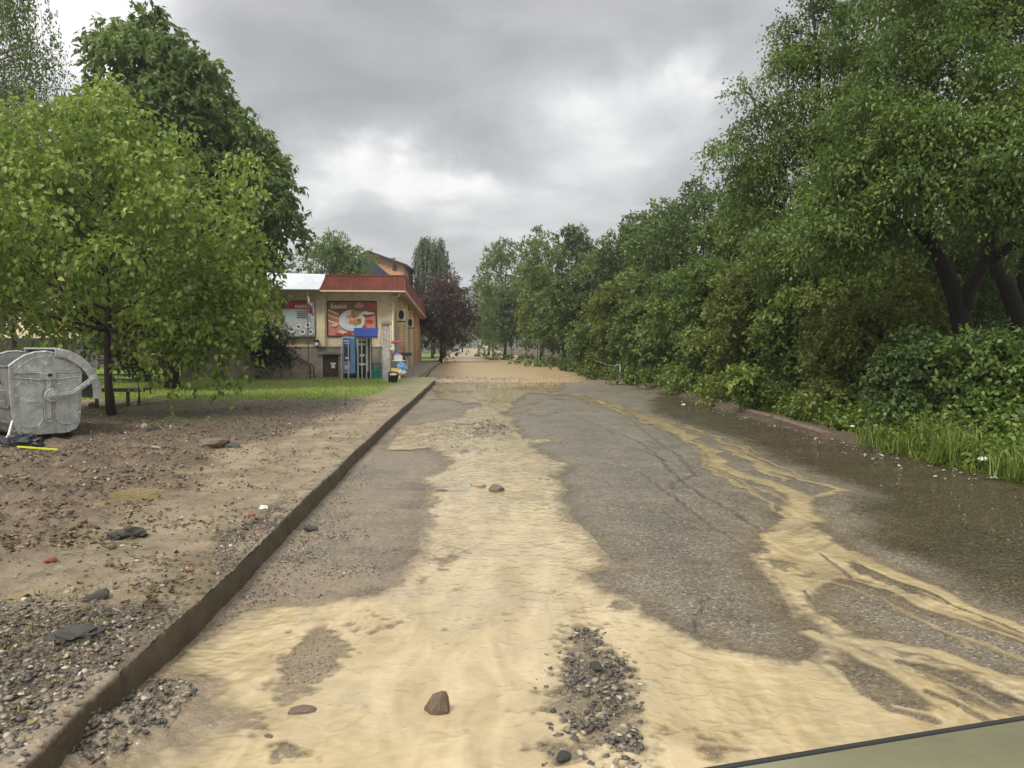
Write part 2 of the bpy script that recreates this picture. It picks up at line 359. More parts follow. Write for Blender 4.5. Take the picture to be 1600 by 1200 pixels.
def mk_ground(name, ca, cb, scale=1.5, rough=.9, dist=.04, cg=None):
    m, nt, b = newmat(name); p = pos(nt)
    n = nd(nt, 'ShaderNodeTexNoise', Vector=p, Scale=scale, Detail=9.0, Roughness=.7).outputs[0]
    n2 = nd(nt, 'ShaderNodeTexNoise', Vector=p, Scale=scale*9, Detail=6.0, Roughness=.7).outputs[0]
    c = mixc(nt, ramp(nt, n, [(.35, 0.0), (.65, 1.0)]), ca, cb)
    c = mixc(nt, ramp(nt, n2, [(.45, 0.0), (.7, .6)]), c, cg or tuple(x*.45 for x in ca))
    setb(b, nt, Base_Color=c, Roughness=rough)
    bn = nd(nt, 'ShaderNodeBump', Height=n2, Strength=.8, Distance=dist); nt.links.new(bn.outputs[0], b.inputs['Normal']); return m
M['soil_green'] = mk_ground('lawn_soil', (.12, .17, .035), (.18, .25, .05))
M['bank'] = mk_ground('leafy_bank', (.085, .062, .036), (.12, .092, .055), 2.0)
M['sand'] = mk_ground('washed_sand', (.37, .26, .13), (.46, .345, .195), .8, .35, .02, (.28, .195, .10))
M['hill'] = mk_ground('wooded_hill', (.035, .06, .03), (.05, .08, .035), .02)
def mk_kerb():
    m, nt, b = newmat('kerb_concrete'); p = pos(nt)
    n = nd(nt, 'ShaderNodeTexNoise', Vector=p, Scale=6.0, Detail=9.0, Roughness=.7).outputs[0]
    n2 = nd(nt, 'ShaderNodeTexNoise', Vector=p, Scale=45.0, Detail=5.0, Roughness=.7).outputs[0]
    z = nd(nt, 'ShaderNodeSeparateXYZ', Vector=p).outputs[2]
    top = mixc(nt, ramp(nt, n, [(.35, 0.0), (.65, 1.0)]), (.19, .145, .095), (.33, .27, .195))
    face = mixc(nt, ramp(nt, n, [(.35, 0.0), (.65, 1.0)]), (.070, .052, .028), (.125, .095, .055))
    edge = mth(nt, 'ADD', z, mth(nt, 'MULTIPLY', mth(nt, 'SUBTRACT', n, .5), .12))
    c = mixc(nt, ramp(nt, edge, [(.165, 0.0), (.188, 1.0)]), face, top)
    c = mixc(nt, ramp(nt, n2, [(.55, 0.0), (.68, .6)]), c, (.06, .05, .04))
    setb(b, nt, Base_Color=c, Roughness=.6)
    bn = nd(nt, 'ShaderNodeBump', Height=mth(nt, 'ADD', n, mth(nt, 'MULTIPLY', n2, .6)), Strength=.9, Distance=.02); nt.links.new(bn.outputs[0], b.inputs['Normal']); return m
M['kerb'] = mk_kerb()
M['paving'] = mk_ground('paving', (.20, .17, .125), (.25, .21, .16), 1.2, .6, .01)

# ------------------------------------------------------------------ ground shapes
KX = [(-5, -.90), (1, -1.45), (2.5, -1.675), (2.9, -1.72), (3.5, -1.77), (4.5, -1.81), (6, -1.89), (7.8, -2.02), (10.2, -2.16), (15, -2.42), (21, -2.70), (27, -3.0), (31, -3.2), (45, -4.3), (60, -5.5), (87, -7.5), (160, -12.5)]
RX = [(-5, 6.6), (5, 6.4), (8.8, 6.05), (12.6, 5.6), (16, 5.45), (26, 5.3), (31, 5.0), (45, 4.4), (60, 3.4), (87, 2.0), (160, -1.0)]
def kx(y): return np.interp(y, [a for a, _ in KX], [b for _, b in KX])+.008*np.sin(np.asarray(y)*1.7)
def rx(y): return np.interp(y, [a for a, _ in RX], [b for _, b in RX])
KH = .185

def grid_mesh(name, XX, YY, ZZ, mat, attrs=None, keep=None, smooth=True):
    r, c = XX.shape
    idx = np.arange(r*c).reshape(r, c)
    Fq = np.stack([idx[:-1, :-1], idx[:-1, 1:], idx[1:, 1:], idx[1:, :-1]], -1).reshape(-1, 4)
    V = np.stack([XX, YY, ZZ], -1).reshape(-1, 3)
    A = {k: np.asarray(v).reshape(-1) for k, v in (attrs or {}).items()}
    if keep is not None:
        kk = keep.reshape(-1); fm = kk[Fq].any(1); Fq = Fq[fm]
        used = np.zeros(len(V), bool); used[Fq.ravel()] = True
        mp = np.cumsum(used)-1; Fq = mp[Fq]; V = V[used]; A = {k: v[used] for k, v in A.items()}
    return mesh_np(name, V, Fq, mat, attrs=A, smooth=smooth)
def W(pts, z=0.0): return [un(a, b, z) for a, b in pts]

# outline of the muddy stream, and of the bare asphalt that stands out of it (traced once, held as ground points)
MAIN = W([(150, 1260), (170, 1210), (237, 1180), (270, 1147), (320, 1125), (303, 1073), (240, 1063), (253, 1047), (290, 1013), (323, 1000), (347, 973), (367, 957), (407, 943),
          (487, 940), (553, 933), (600, 913), (640, 880), (655, 838), (650, 790), (657, 748), (700, 722), (682, 706), (604, 704), (607, 692), (630, 667), (660, 662), (717, 654), (725, 642),
          (752, 633), (680, 622), (676, 600), (880, 596), (868, 612), (822, 616), (787, 650), (807, 662), (812, 677), (832, 685), (877, 690), (840, 697), (855, 712), (900, 727), (887, 740), (877, 752),
          (895, 765), (885, 780), (902, 792), (905, 810), (932, 827), (945, 850), (985, 885), (940, 895), (955, 917), (990, 932), (1015, 957), (1050, 972),
          (1087, 990), (1125, 1010), (1150, 1016), (1205, 1022), (1237, 1031), (1261, 1007), (1275, 987), (1268, 965), (1237, 967), (1220, 937), (1200, 917), (1173, 882), (1175, 868),
          (1205, 840), (1225, 817), (1212, 795), (1235, 790), (1260, 800), (1290, 840), (1330, 862), (1420, 905), (1500, 942), (1600, 985), (1720, 1040), (1720, 1110), (1600, 1090), (1640, 1180), (1900, 1300), (700, 1400)])
ISL = [W(q) for q in (
    [(1267, 929), (1313, 908), (1354, 908), (1441, 946), (1500, 967), (1600, 985), (1700, 1030), (1700, 1085), (1600, 1060), (1529, 1051), (1412, 1022), (1360, 999), (1313, 967), (1272, 943)],
    [(1319, 1037), (1348, 1013), (1369, 1037), (1398, 1066), (1456, 1098), (1441, 1109), (1398, 1098), (1354, 1069)],
    [(1427, 1037), (1485, 1045), (1552, 1077), (1600, 1110), (1543, 1112), (1485, 1083)],
    [(1334, 880), (1383, 895), (1441, 923), (1490, 946), (1441, 935), (1383, 912), (1348, 896)])]
# thin threads of silt: points, width (m), width at end, strength
THR = [([(800, 612), (860, 616), (900, 619), (960, 634), (1010, 654), (1060, 674), (1100, 697)], .32, .15, 1.0), ([(870, 622), (930, 632), (985, 650), (1050, 676)], .10, .07, .8), ([(840, 628), (780, 642), (760, 655)], .2, .1, .6), ([(1060, 672), (1100, 697), (1120, 725), (1160, 745), (1190, 752), (1240, 770), (1255, 790), (1262, 815)], .13, .13, 1.0),
       ([(1010, 652), (1080, 668), (1150, 700), (1200, 733), (1250, 752), (1318, 766)], .06, .05, .95), ([(1318, 766), (1280, 773), (1250, 778)], .05, .05, .9),
       ([(1130, 700), (1180, 722), (1210, 745), (1250, 775)], .07, .06, .9), ([(1100, 697), (1090, 712), (1120, 742), (1145, 757), (1190, 778), (1215, 798)], .05, .05, .8),
       ([(1135, 685), (1190, 715), (1240, 745), (1290, 762)], .03, .03, .7), ([(960, 630), (1050, 660), (1120, 675), (1180, 690)], .03, .02, .6),
       ([(1120, 735), (1165, 760), (1200, 770), (1240, 790)], .04, .04, .6), ([(770, 640), (840, 650), (900, 640), (960, 633)], .06, .04, .55), ([(790, 652), (830, 640), (880, 628)], .05, .05, .6),
       ([(1290, 905), (1370, 935), (1460, 985), (1560, 1020), (1700, 1070)], .02, .03, .55), ([(1330, 868), (1420, 908), (1520, 955), (1640, 1005)], .09, .09, .95), ([(1350, 930), (1420, 960), (1500, 1010)], .02, .02, .5), ([(1265, 1040), (1290, 1080), (1350, 1120), (1420, 1140)], .05, .05, .9), ([(1480, 1030), (1540, 1070), (1600, 1095)], .02, .02, .5), ([(1273, 985), (1330, 1010), (1400, 1050), (1480, 1105), (1560, 1150)], .07, .05, 1.0), ([(1360, 999), (1450, 1022), (1540, 1050), (1640, 1085)], .05, .05, .95),
       ([(1300, 900), (1380, 920), (1450, 950), (1540, 985), (1640, 1020)], .028, .03, .75), ([(1290, 1040), (1330, 1075), (1400, 1110), (1490, 1130)], .03, .03, .9), ([(1400, 1032), (1460, 1062), (1520, 1085), (1600, 1130)], .02, .02, .5),
       ([(840, 600), (760, 612), (690, 618)], .3, .3, .5), ([(700, 640), (660, 648), (640, 655)], .2, .2, .25)]
NEG = [([(1400, 1032), (1480, 1062), (1560, 1085), (1640, 1110)], .030), ([(1440, 1078), (1500, 1105), (1560, 1140)], .022), ([(1350, 886), (1440, 925), (1540, 968), (1620, 1000)], .016), ([(1305, 1035), (1345, 1080), (1405, 1115), (1470, 1132)], .030),
       ([(1120, 700), (1180, 735), (1235, 760)], .04), ([(1090, 690), (1150, 714)], .045), ([(1175, 765), (1225, 800)], .035), ([(1270, 860), (1330, 905), (1400, 960), (1480, 1000)], .018), ([(1250, 920), (1300, 965), (1350, 990)], .016)]
# shallow places in the stream where the road bed or gravel shows: px, py, half width px, half height px, strength
SHAL = [(480, 1035, 48, 42, .95), (930, 1075, 70, 115, .75), (755, 672, 50, 15, .85), (700, 678, 35, 13, .6), (740, 705, 25, 6, .5), (905, 1175, 90, 30, .6), (570, 980, 110, 16, .35),
        (370, 1130, 60, 26, .55), (440, 1165, 26, 16, .5), (830, 800, 60, 22, .28), (690, 880, 50, 40, .35), (655, 820, 22, 60, .45), (600, 900, 50, 25, .4), (1110, 975, 60, 20, .5), (970, 880, 28, 40, .5),
        (1225, 890, 45, 28, .5), (1300, 800, 30, 20, .3), (700, 612, 60, 4, .7), (830, 607, 40, 4, .6), (1320, 1020, 25, 28, .5), (1100, 1165, 40, 18, .3), (760, 625, 40, 4, .5), (640, 740, 30, 22, .3),
        (1180, 1020, 50, 10, .6), (1400, 1040, 60, 25, .3), (960, 945, 25, 14, .5), (880, 770, 20, 30, .3), (1480, 1090, 80, 22, .35), (660, 690, 50, 10, .35), (300, 1160, 40, 20, .4)]
# sheets of clear fast water over dark asphalt
WETP = W([(1000, 640), (1150, 692), (1330, 765), (1345, 850), (1600, 962), (1800, 1040), (1900, 760), (1600, 745), (1300, 680), (1180, 650), (1040, 606)])
CRK = [([(1000, 700), (1030, 715), (1060, 745), (1100, 775), (1150, 800), (1190, 830)], .035), ([(940, 722), (1000, 735), (1060, 780), (1110, 820), (1160, 850)], .03), ([(1020, 690), (1060, 710), (1090, 742), (1055, 752), (1050, 765)], .04),
       ([(900, 650), (950, 670), (1000, 690), (1040, 720)], .03), ([(930, 625), (980, 650), (1030, 690), (1100, 740)], .03), ([(960, 790), (1040, 800), (1100, 830)], .018), ([(1085, 985), (1100, 940), (1150, 930)], .012),
       ([(1000, 690), (1060, 680), (1080, 700)], .03), ([(560, 870), (610, 860), (650, 850)], .02)]

def water_fields(X, Y):
    P = np.stack([X.ravel(), Y.ravel()], 1)
    wsc = np.clip(P[:, 1]*.010, .02, .30)
    Q = P+np.stack([fbm(P[:, 0], P[:, 1], 2.2, 5, 3)*wsc*1.6, fbm(P[:, 0], P[:, 1], 2.2, 5, 9)*wsc*3.2], 1)
    s = poly_sd(Q, MAIN)
    for q in ISL: s = np.minimum(s, -poly_sd(Q, q))
    nz = .7*fbm(P[:, 0], P[:, 1], 5.5, 5, 21)+.55*fbm(P[:, 0], P[:, 1], 21, 4, 23); nl = fbm(P[:, 0], P[:, 1], 1.1, 4, 33)
    ca, sa = math.cos(-.75), math.sin(-.75)                # across / along the side stream
    u = P[:, 0]*ca-P[:, 1]*sa; v_ = P[:, 0]*sa+P[:, 1]*ca
    streak = fbm(u*1.2, v_*9, 1.0, 4, 55)
    rgt = sstep(1.6, 2.4, P[:, 0]+.05*P[:, 1])
    op = sstep(-.02, .20-.11*rgt, s+nz*.10+.03*nl+.03*rgt+.10*sstep(10, 18, P[:, 1]))
    sh = np.zeros(len(P))
    for (px, py, rw, rh, st) in SHAL:
        if py < 712: st *= .62
        c = np.array(un(px, py)); ex = abs(un(px+rw, py)[0]-c[0]); ey = abs(un(px, py-rh)[1]-un(px, py+rh)[1])/2
        e = ((Q[:, 0]-c[0])/ex)**2+((Q[:, 1]-c[1])/ey)**2
        sh = np.maximum(sh, st*np.exp(-e*.9)*1.25)
    shm = sstep(.32, .72, sh+nz*.62+nl*.20)
    op = op*(1-.88*shm)
    right = sstep(2.2, 3.0, P[:, 0]+.05*P[:, 1])*sstep(1.0, 2.0, P[:, 1])
    op = op*(1-right*sstep(.0, .45, streak)*.35)
    for pts, w0, w1, st in THR:
        m = line_mask(Q, W(pts), w0, w1); op = np.maximum(op, st*sstep(.06, .80, m+streak*.30)*.97)
    for pts, w_ in NEG: op = op*(1-.9*sstep(.15, .8, line_mask(Q, W(pts), w_)+streak*.25))
    op = np.clip(op, 0, 1)*(.985)
    # clear-water film: a soft fringe of diluted silt round the streams
    film = sstep(-.35, .0, s+nl*.15)*.22*(1-op)
    op = np.maximum(op, film*sstep(-.2, .3, nz))
    sh2 = X.shape
    return s.reshape(sh2), op.reshape(sh2), sh.reshape(sh2), nz.reshape(sh2), nl.reshape(sh2), P, Q

# road
rows = 640
k = np.linspace(0, 1, rows); y0, y1 = 1.6, 34.5
Yr = 1/(1/y0+(1/y1-1/y0)*k)                                # rows close together near the viewer
Yr = np.concatenate([np.linspace(-6, 1.5, 40), Yr])
tc = np.linspace(0, 1, 760)
XX = kx(Yr)[:, None]-.05+(rx(Yr)+1.3-kx(Yr)+.05)[:, None]*tc[None, :]
YY = np.repeat(Yr[:, None], len(tc), 1)
s, op, sh, nz, nl, P, Q = water_fields(XX, YY)
wet = sstep(-.15, .5, poly_sd(Q, WETP)+.25*nl.ravel()).reshape(XX.shape)
wet = np.maximum(wet, .55*sstep(-.22, 0, s)*(s < .05))
crack = np.zeros(len(P))
Qc = P+np.stack([fbm(P[:, 0], P[:, 1], 7, 3, 71), fbm(P[:, 0], P[:, 1], 7, 3, 72)], 1)*.05
for pts, w_ in CRK: crack = np.maximum(crack, line_mask(Qc, W(pts), w_))
crack = (sstep(.3, .8, crack+.3*nz.ravel())).reshape(XX.shape)
dk = XX-kx(YY)
mud = np.clip(sstep(2.1, .3, dk)*.75*(YY < 24)+.30*sstep(.0, .5, nl)*(XX < 0)+.25*sstep(-.5, 0, s)*(XX < 4), 0, 1)
mud = np.clip(mud*(1-.75*sstep(.05, .4, fbm(XX, YY, 2.1, 5, 37))*(XX < 0)), 0, 1); mud = np.maximum(mud, .9*sstep(27, 32, YY))
fine = fbm(XX, YY, 9, 4, 5)
Zr = .006*nl+.004*fine+.02*sstep(.0, 1, 1-dk/.5)*np.clip(.6+fbm(XX, YY, 4, 5, 12), 0, 2)-.018*crack-.02*sstep(0, .2, s)*(1-sh)-.012*wet
Zr += .075*sstep(3.9, 2.9, YY)*sstep(.55, 0, dk)*np.clip(.9+fine, 0, 2)
Zr += .035*sstep(0, .6, dk)*sstep(1.5, .8, dk)*np.clip(fbm(XX, YY, 3.0, 5, 88), 0, 1)
road = grid_mesh('road', XX, YY, Zr, M['asphalt'], dict(wet=wet, mud=mud, crack=crack)); tag(road, kind='structure')
wx = fbm(XX, YY, 3, 3, 43)*.25; rg = 1-np.abs(fbm(XX+wx, YY*1.25+wx, 9.5, 2, 42)); rip = (fbm(XX, YY, 5, 2, 41)*.003+(rg**3-.5)*.0010)*sstep(.02, .2, s)*sstep(14, 6, YY)
water = grid_mesh('water', XX, YY, Zr+.005+.014*op+rip, M['water'], dict(op=op), keep=op > .03); tag(water, kind='structure')
def road_z(x, y): return 0.0

# muddy verge on the left, up on the kerb
rows = 560
Yv = np.concatenate([np.linspace(-6, 1.7, 40), 1/(1/1.75+(1/33.0-1/1.75)*np.linspace(0, 1, rows))])
uu = np.concatenate([np.linspace(0, 8, 480), np.linspace(8.05, 26, 160)])
XV = kx(Yv)[:, None]-.012-uu[None, :]; YV = np.repeat(Yv[:, None], len(uu), 1)
PV = np.stack([XV.ravel(), YV.ravel()], 1)
PVq = PV+np.stack([fbm(PV[:, 0], PV[:, 1], 1.5, 4, 101), fbm(PV[:, 0], PV[:, 1], 1.5, 4, 102)], 1)*.45
GRITP = W([(-600, 900), (0, 925), (130, 935), (240, 965), (262, 985), (52, 1200), (-100, 1500), (-1500, 1500)], KH)
ROUGHP = W([(-900, 900), (-300, 690), (0, 665), (200, 625), (420, 613), (570, 612), (560, 640), (500, 660), (400, 690), (330, 720), (290, 770), (150, 800), (100, 850), (0, 880)], KH)
GRIT2 = W([(330, 870), (350, 835), (480, 770), (560, 700), (575, 705), (480, 780), (420, 840), (340, 905)], KH)
g_sd = poly_sd(PVq, GRITP); r_sd = poly_sd(PVq, ROUGHP); g2 = poly_sd(PVq, GRIT2)
grit = np.maximum(sstep(-.15, .25, g_sd), .8*sstep(-.1, .15, g2)).reshape(XV.shape)
rough = sstep(-.35, .45, r_sd).reshape(XV.shape)
lawn_y = 19.2
lf = sstep(-.8, .6, (YV-lawn_y)+fbm(XV, YV, .8, 4, 61)*1.1-1.6*sstep(-6, -3.5, XV)+.12*(XV+12)*0)
grit = np.maximum(grit, .55*rough*sstep(9, 13, YV)*(1-lf))
f1 = fbm(XV, YV, 1.2, 6, 7); f2 = fbm(XV, YV, 6.0, 6, 8, .6); f3 = fbm(XV, YV, 22, 3, 9)
dirt = np.clip(rough*(.55+.7*f2)+.9*grit*.6+.30*sstep(.1, .5, f1), 0, 1)
moss = np.clip(lf*1.2+.55*rough*sstep(11, 14, YV)*sstep(-.1, .3, f1)+.35*grit*sstep(.05, .4, f1), 0, 1)
edge = sstep(0, .5, uu)[None, :]
ZV = KH+.004+.016*f2-.016*sstep(.035, 0, uu)[None, :]+.010*f3+edge*(.020*f1+rough*(.075*f2+.035*f1)+grit*(.022*f2+.008*f3)+.004*f2)+.06*sstep(.3, .8, f1)*rough
pud = [(195, 772, 62, 14), (18, 920, 45, 8), (165, 780, 40, 6)]
pw = np.zeros(XV.shape)
for (px, py, rw, rh) in pud:
    c = un(px, py, KH); ex = abs(un(px+rw, py, KH)[0]-c[0]); ey = abs(un(px, py-rh, KH)[1]-un(px, py+rh, KH)[1])/2
    pw = np.maximum(pw, np.exp(-(((PVq[:, 0]-c[0])/ex)**2+((PVq[:, 1]-c[1])/ey)**2).reshape(XV.shape)))
ZV = ZV*(1-sstep(.15, .5, pw))+(KH-.035)*sstep(.15, .5, pw)
verge = grid_mesh('muddy_verge_ground', XV, YV, ZV, M['verge'], dict(dirt=dirt, grit=grit, moss=moss)); tag(verge, kind='structure')
pm = pw > .28
pz = np.full(XV.shape, KH-.017)
pudo = grid_mesh('puddle_water', XV, YV, pz, M['puddle'], dict(op=np.full(XV.shape, .97)), keep=pm); tag(pudo, kind='structure')
def verge_z(x, y):                                        # nearest sample of the verge height
    i = np.searchsorted(Yv, y); i = np.clip(i, 0, len(Yv)-1); u = kx(y)-.012-x; j = np.clip(np.searchsorted(uu, u), 0, len(uu)-1); return ZV[i, j]

# kerb along the verge
rng0 = np.random.default_rng(8)
ky = np.concatenate([np.arange(-6, 12, .03), np.arange(12, 30.6, .12)])
prof = [(-.14, -.1), (-.14, KH-.004), (-.135, KH+.002), (-.02, KH), (-.004, KH-.012), (.0, KH-.03), (.006, .10), (.012, .04), (.02, -.05)]
KXX = np.zeros((len(ky), len(prof))); KZZ = KXX.copy(); KYY = np.repeat(ky[:, None], len(prof), 1)
ch = fbm(ky, ky*0+3, 3.5, 5, 44); ch2 = np.clip(fbm(ky, ky*0+9, 1.6, 4, 45), 0, 1)
joint = np.exp(-(((ky+.2) % 1.0-.5)/.014)**2)*2.2
blk = np.floor(ky+.2-.5).astype(int)+20; bo = rng0.uniform(-.011, .011, 80)[blk]; bt = rng0.uniform(-.012, .008, 80)[blk]
for j, (a, z) in enumerate(prof):
    wob = fbm(ky*1.0, ky*0+j*3.1, 7, 4, 46)*.008
    KXX[:, j] = kx(ky)+a+(bo if j > 1 else 0)+(wob if j > 2 else 0)-(.02*ch2+.012*joint if j in (3, 4, 5) else (.008*joint if j > 5 else 0)); KZZ[:, j] = z+(bt if 1 < j < 6 else 0)+(ch*.010-.012*ch2-.01*joint if j in (3, 4, 5) else 0)
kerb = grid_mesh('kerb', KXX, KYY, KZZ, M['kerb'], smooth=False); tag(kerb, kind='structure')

# wide ground, bank on the right, washed-out sand road, lawn, hill
g = MB(); g.add([(-415, -55, -.14), (415, -55, -.14), (415, 990, -.14), (-415, 990, -.14)], [(0, 1, 2, 3)])
tag(g.build('ground', M['bank']), kind='structure')
Yb = np.concatenate([np.linspace(-6, 3, 20), 1/(1/3.2+(1/170.-1/3.2)*np.linspace(0, 1, 240))]); ub = np.concatenate([np.linspace(0, 4, 90), np.linspace(4.2, 40, 50)])
XB = rx(Yb)[:, None]+ub[None, :]; YB = np.repeat(Yb[:, None], len(ub), 1)
XB = XB+fbm(YB, YB*0, .9, 4, 15)*.25*sstep(1, 0, ub)[None, :]
ZB = -.06+.13*sstep(0, .25, ub)[None, :]+.10*sstep(.3, 2.5, ub)[None, :]+.05*ub[None, :].clip(0, 12)+.05*fbm(XB, YB, 2.5, 5, 16)*sstep(0, .4, ub)[None, :]
bank = grid_mesh('bank', XB, YB, ZB, M['bank']); tag(bank, kind='structure')
def bank_z(x, y):
    u = x-rx(y); return -.06+.13*sstep(0, .25, u)+.10*sstep(.3, 2.5, u)+.05*np.clip(u, 0, 12)
Ys = 1/(1/30.6+(1/280.-1/30.6)*np.linspace(0, 1, 200)); us = np.linspace(0, 1, 160)
xl = np.interp(Ys, [30, 45, 60, 87, 160, 280], [-3.3, -4.3, -5.5, -7.5, -12, -18]); xr = np.interp(Ys, [30, 35, 56, 80, 137, 280], [2.6, 3.2, 3.3, 1.9, -.8, -9])
front = 1+0*Ys
XS = xl[:, None]-.6+(xr-xl+1.2)[:, None]*us[None, :]; YS = np.repeat(Ys[:, None], len(us), 1)
YS = YS+sstep(40, 31, YS)*fbm(XS, XS*0, .7, 4, 27)*.5
ZS = -.05+sstep(0, 3.0, YS-30.9)*(.10+.04*fbm(XS, YS, .5, 4, 28))*sstep(0, .12, us)[None, :]*sstep(1, .88, us)[None, :]+.012*fbm(XS, YS, 3, 3, 29)
sand = grid_mesh('gravel_road', XS, YS, ZS, M['sand']); tag(sand, kind='structure')
# lawn and paving behind
Yl = np.linspace(32.9, 120, 120); ul = np.linspace(0, 60, 90)
XL = np.interp(Yl, [30, 45, 60, 87, 160], [-3.6, -4.9, -6.2, -8.2, -13])[:, None]-ul[None, :]; YL = np.repeat(Yl[:, None], len(ul), 1)
tag(grid_mesh('lawn', XL, YL, KH-.03+.03*fbm(XL, YL, .8, 4, 18)+0*YL, M['soil_green']), kind='structure')
p = MB(); p.add([(-5.9, 32.2, KH+.02), (-4.1, 31.8, KH+.02), (-6.0, 62, KH+.02), (-8.0, 62, KH+.02), (-5.9, 32.2, -.3), (-4.1, 31.8, -.3), (-6.0, 62, -.3), (-8, 62, -.3)], [(0, 1, 2, 3), (0, 4, 5, 1), (1, 5, 6, 2), (3, 2, 6, 7), (0, 3, 7, 4)])
p.add([(-14, 31.6, KH+.012), (-5.9, 32.2, KH+.012), (-5.85, 33.6, KH+.012), (-14, 33, KH+.012)], [(0, 1, 2, 3)])
tag(p.build('pavement', M['paving']), kind='structure')
hv = []; hn = 120
hx = np.linspace(-400, 400, hn); hy = np.linspace(600, 960, 40)
HX, HY = np.meshgrid(hx, hy); HZ = sstep(600, 800, HY)*(60+14*fbm(HX, HY, .004, 5, 66)+6*fbm(HX, HY, .05, 4, 67))-1
tag(grid_mesh('hills', HX, HY, HZ, M['hill']), kind='structure')

# ------------------------------------------------------------------ foliage
def rng_(seed): return np.random.default_rng(seed)
def unit(v): return v/(np.linalg.norm(v, axis=-1, keepdims=True)+1e-9)
def leaf_mesh(name, P, D, L, Wd, mat, seed, parent=None, kind='diamond', var=None, fold=.18, loc=None):
    r = rng_(seed); n = len(P); D = unit(D)
    side = unit(np.cross(D, np.array([0, 0, 1.0])+r.normal(0, .55, (n, 3)))); nor = unit(np.cross(side, D))
    nor[nor[:, 2] < 0] *= -1
    L = np.broadcast_to(L, (n,))[:, None]*r.uniform(.7, 1.2, (n, 1)); Wd = np.broadcast_to(Wd, (n,))[:, None]*r.uniform(.75, 1.15, (n, 1))
    if var is None: var = r.random(n)
    if kind == 'diamond':
        V = np.stack([P, P+D*L*.42+side*Wd*.5+nor*Wd*fold, P+D*L, P+D*L*.42-side*Wd*.5+nor*Wd*fold], 1).reshape(-1, 3)
        Fc = np.arange(4*n).reshape(n, 4); vv = np.repeat(var, 4)
    else:                                                 # heart-shaped leaf: two halves folded along the midrib
        V = np.stack([P, P+D*L*.22+side*Wd*.5+nor*Wd*fold, P+D*L*.62+side*Wd*.38+nor*Wd*fold*.8, P+D*L-nor*L*.1, P+D*L*.62-side*Wd*.38+nor*Wd*fold*.8, P+D*L*.22-side*Wd*.5+nor*Wd*fold], 1).reshape(-1, 3)
        b = (np.arange(n)*6)[:, None]
        Fc = np.concatenate([b+np.array([[0, 1, 2, 3]]), b+np.array([[0, 3, 4, 5]])]); vv = np.repeat(var, 6)
    return mesh_np(name, V, Fc, mat, parent, dict(var=vv), loc=loc)
def sprigs(clumps, nsp, seed, out=.55):
    """points on / in the clumps, with an outward direction; more near the outside"""
    r = rng_(seed); C_ = np.array([c[:3] for c in clumps], float); Rr = np.array([c[3:6] for c in clumps], float)
    wgt = (Rr.prod(1))**(2/3); idx = r.choice(len(clumps), nsp, p=wgt/wgt.sum())
    d = unit(r.normal(0, 1, (nsp, 3))); fl_ = (d[:, 2] < -.15) & (r.random(nsp) < .6); d[fl_, 2] *= -1; rad = r.random(nsp)**(1/3*out*1.6)
    rad = np.where(r.random(nsp) < .10, rad*r.uniform(1.0, 1.22, nsp), rad)
    return C_[idx]+d*Rr[idx]*rad[:, None], d, idx
def foliage(name, clumps, nleaf, L, Wd, mat, seed, parent, per=9, tw=.28, droop=.5, kind='diamond', loc=None, shade=None):
    r = rng_(seed+5); nsp = max(1, nleaf//per)
    P0, d0, idx = sprigs(clumps, nsp, seed)
    cv = rng_(seed+9).random(len(clumps))
    D0 = unit(d0+r.normal(0, .5, (nsp, 3))+np.array([0, 0, -droop*.35]))
    t = r.random((nsp, per))
    P = P0[:, None, :]+D0[:, None, :]*(t[..., None]-.2)*tw+r.normal(0, tw*.10, (nsp, per, 3))
    P[..., 2] -= droop*tw*t**2*.6
    D = unit(D0[:, None, :]*.6+r.normal(0, .75, (nsp, per, 3))+np.array([0, 0, -droop]))
    var = np.clip(.38*r.random((nsp, 1))+.55*cv[idx][:, None]+.30*r.random((nsp, per))-.12, 0, 1)
    return leaf_mesh(name, P.reshape(-1, 3), D.reshape(-1, 3), L, Wd, mat, seed+1, parent, kind, var.ravel(), loc=loc)
def crown_clumps(c, rad, n, cr, seed, jitter=.18, flat=.8):
    """clumps placed over an ellipsoid crown, uneven"""
    r = rng_(seed); c = np.array(c, float); rad = np.array(rad, float); out = []
    for i in range(n):
        z = 1-2*(i+.5)/n; a = i*2.39996+r.normal(0, .25); q = math.sqrt(max(0, 1-z*z))
        d = np.array([q*math.cos(a), q*math.sin(a), z]); k_ = r.uniform(.55, .98)*(1+r.normal(0, jitter))
        s_ = cr*r.uniform(.65, 1.3); out.append((*(c+d*rad*k_*.85), s_, s_, s_*flat))
    for i in range(max(2, n//4)):
        d = r.normal(0, .3, 3); out.append((*(c+d*rad), cr*1.2, cr*1.2, cr))
    return out
def profile_clumps(prof, n, seed, cr=.75, flat=.8):
    """prof: (z, radius, cx, cy) from top to bottom"""
    r = rng_(seed); out = []; prof = sorted(prof); zs = [q[0] for q in prof]
    w_ = np.array([max(q[1], .2) for q in prof])
    zz_ = np.linspace(zs[0], zs[-1], 60); rr = np.interp(zz_, zs, w_); cdf = np.cumsum(rr); cdf /= cdf[-1]
    for i in range(n):
        z = float(np.interp((i+.5)/n, cdf, zz_)); R_ = float(np.interp(z, zs, w_)); a = i*2.39996+r.normal(0, .3)
        cx_ = float(np.interp(z, zs, [q[2] for q in prof])); cy_ = float(np.interp(z, zs, [q[3] for q in prof]))
        s_ = min(cr, max(.25, R_*.75))*r.uniform(.7, 1.25); kk_ = max(0, R_-s_*.55)*r.uniform(.55, 1.1)
        out.append((cx_+math.cos(a)*kk_, cy_+math.sin(a)*kk_, z+r.normal(0, .15), s_, s_, s_*flat))
    out.append((prof[-1][2], prof[-1][3], prof[-1][0], .35, .35, .45))
    return out
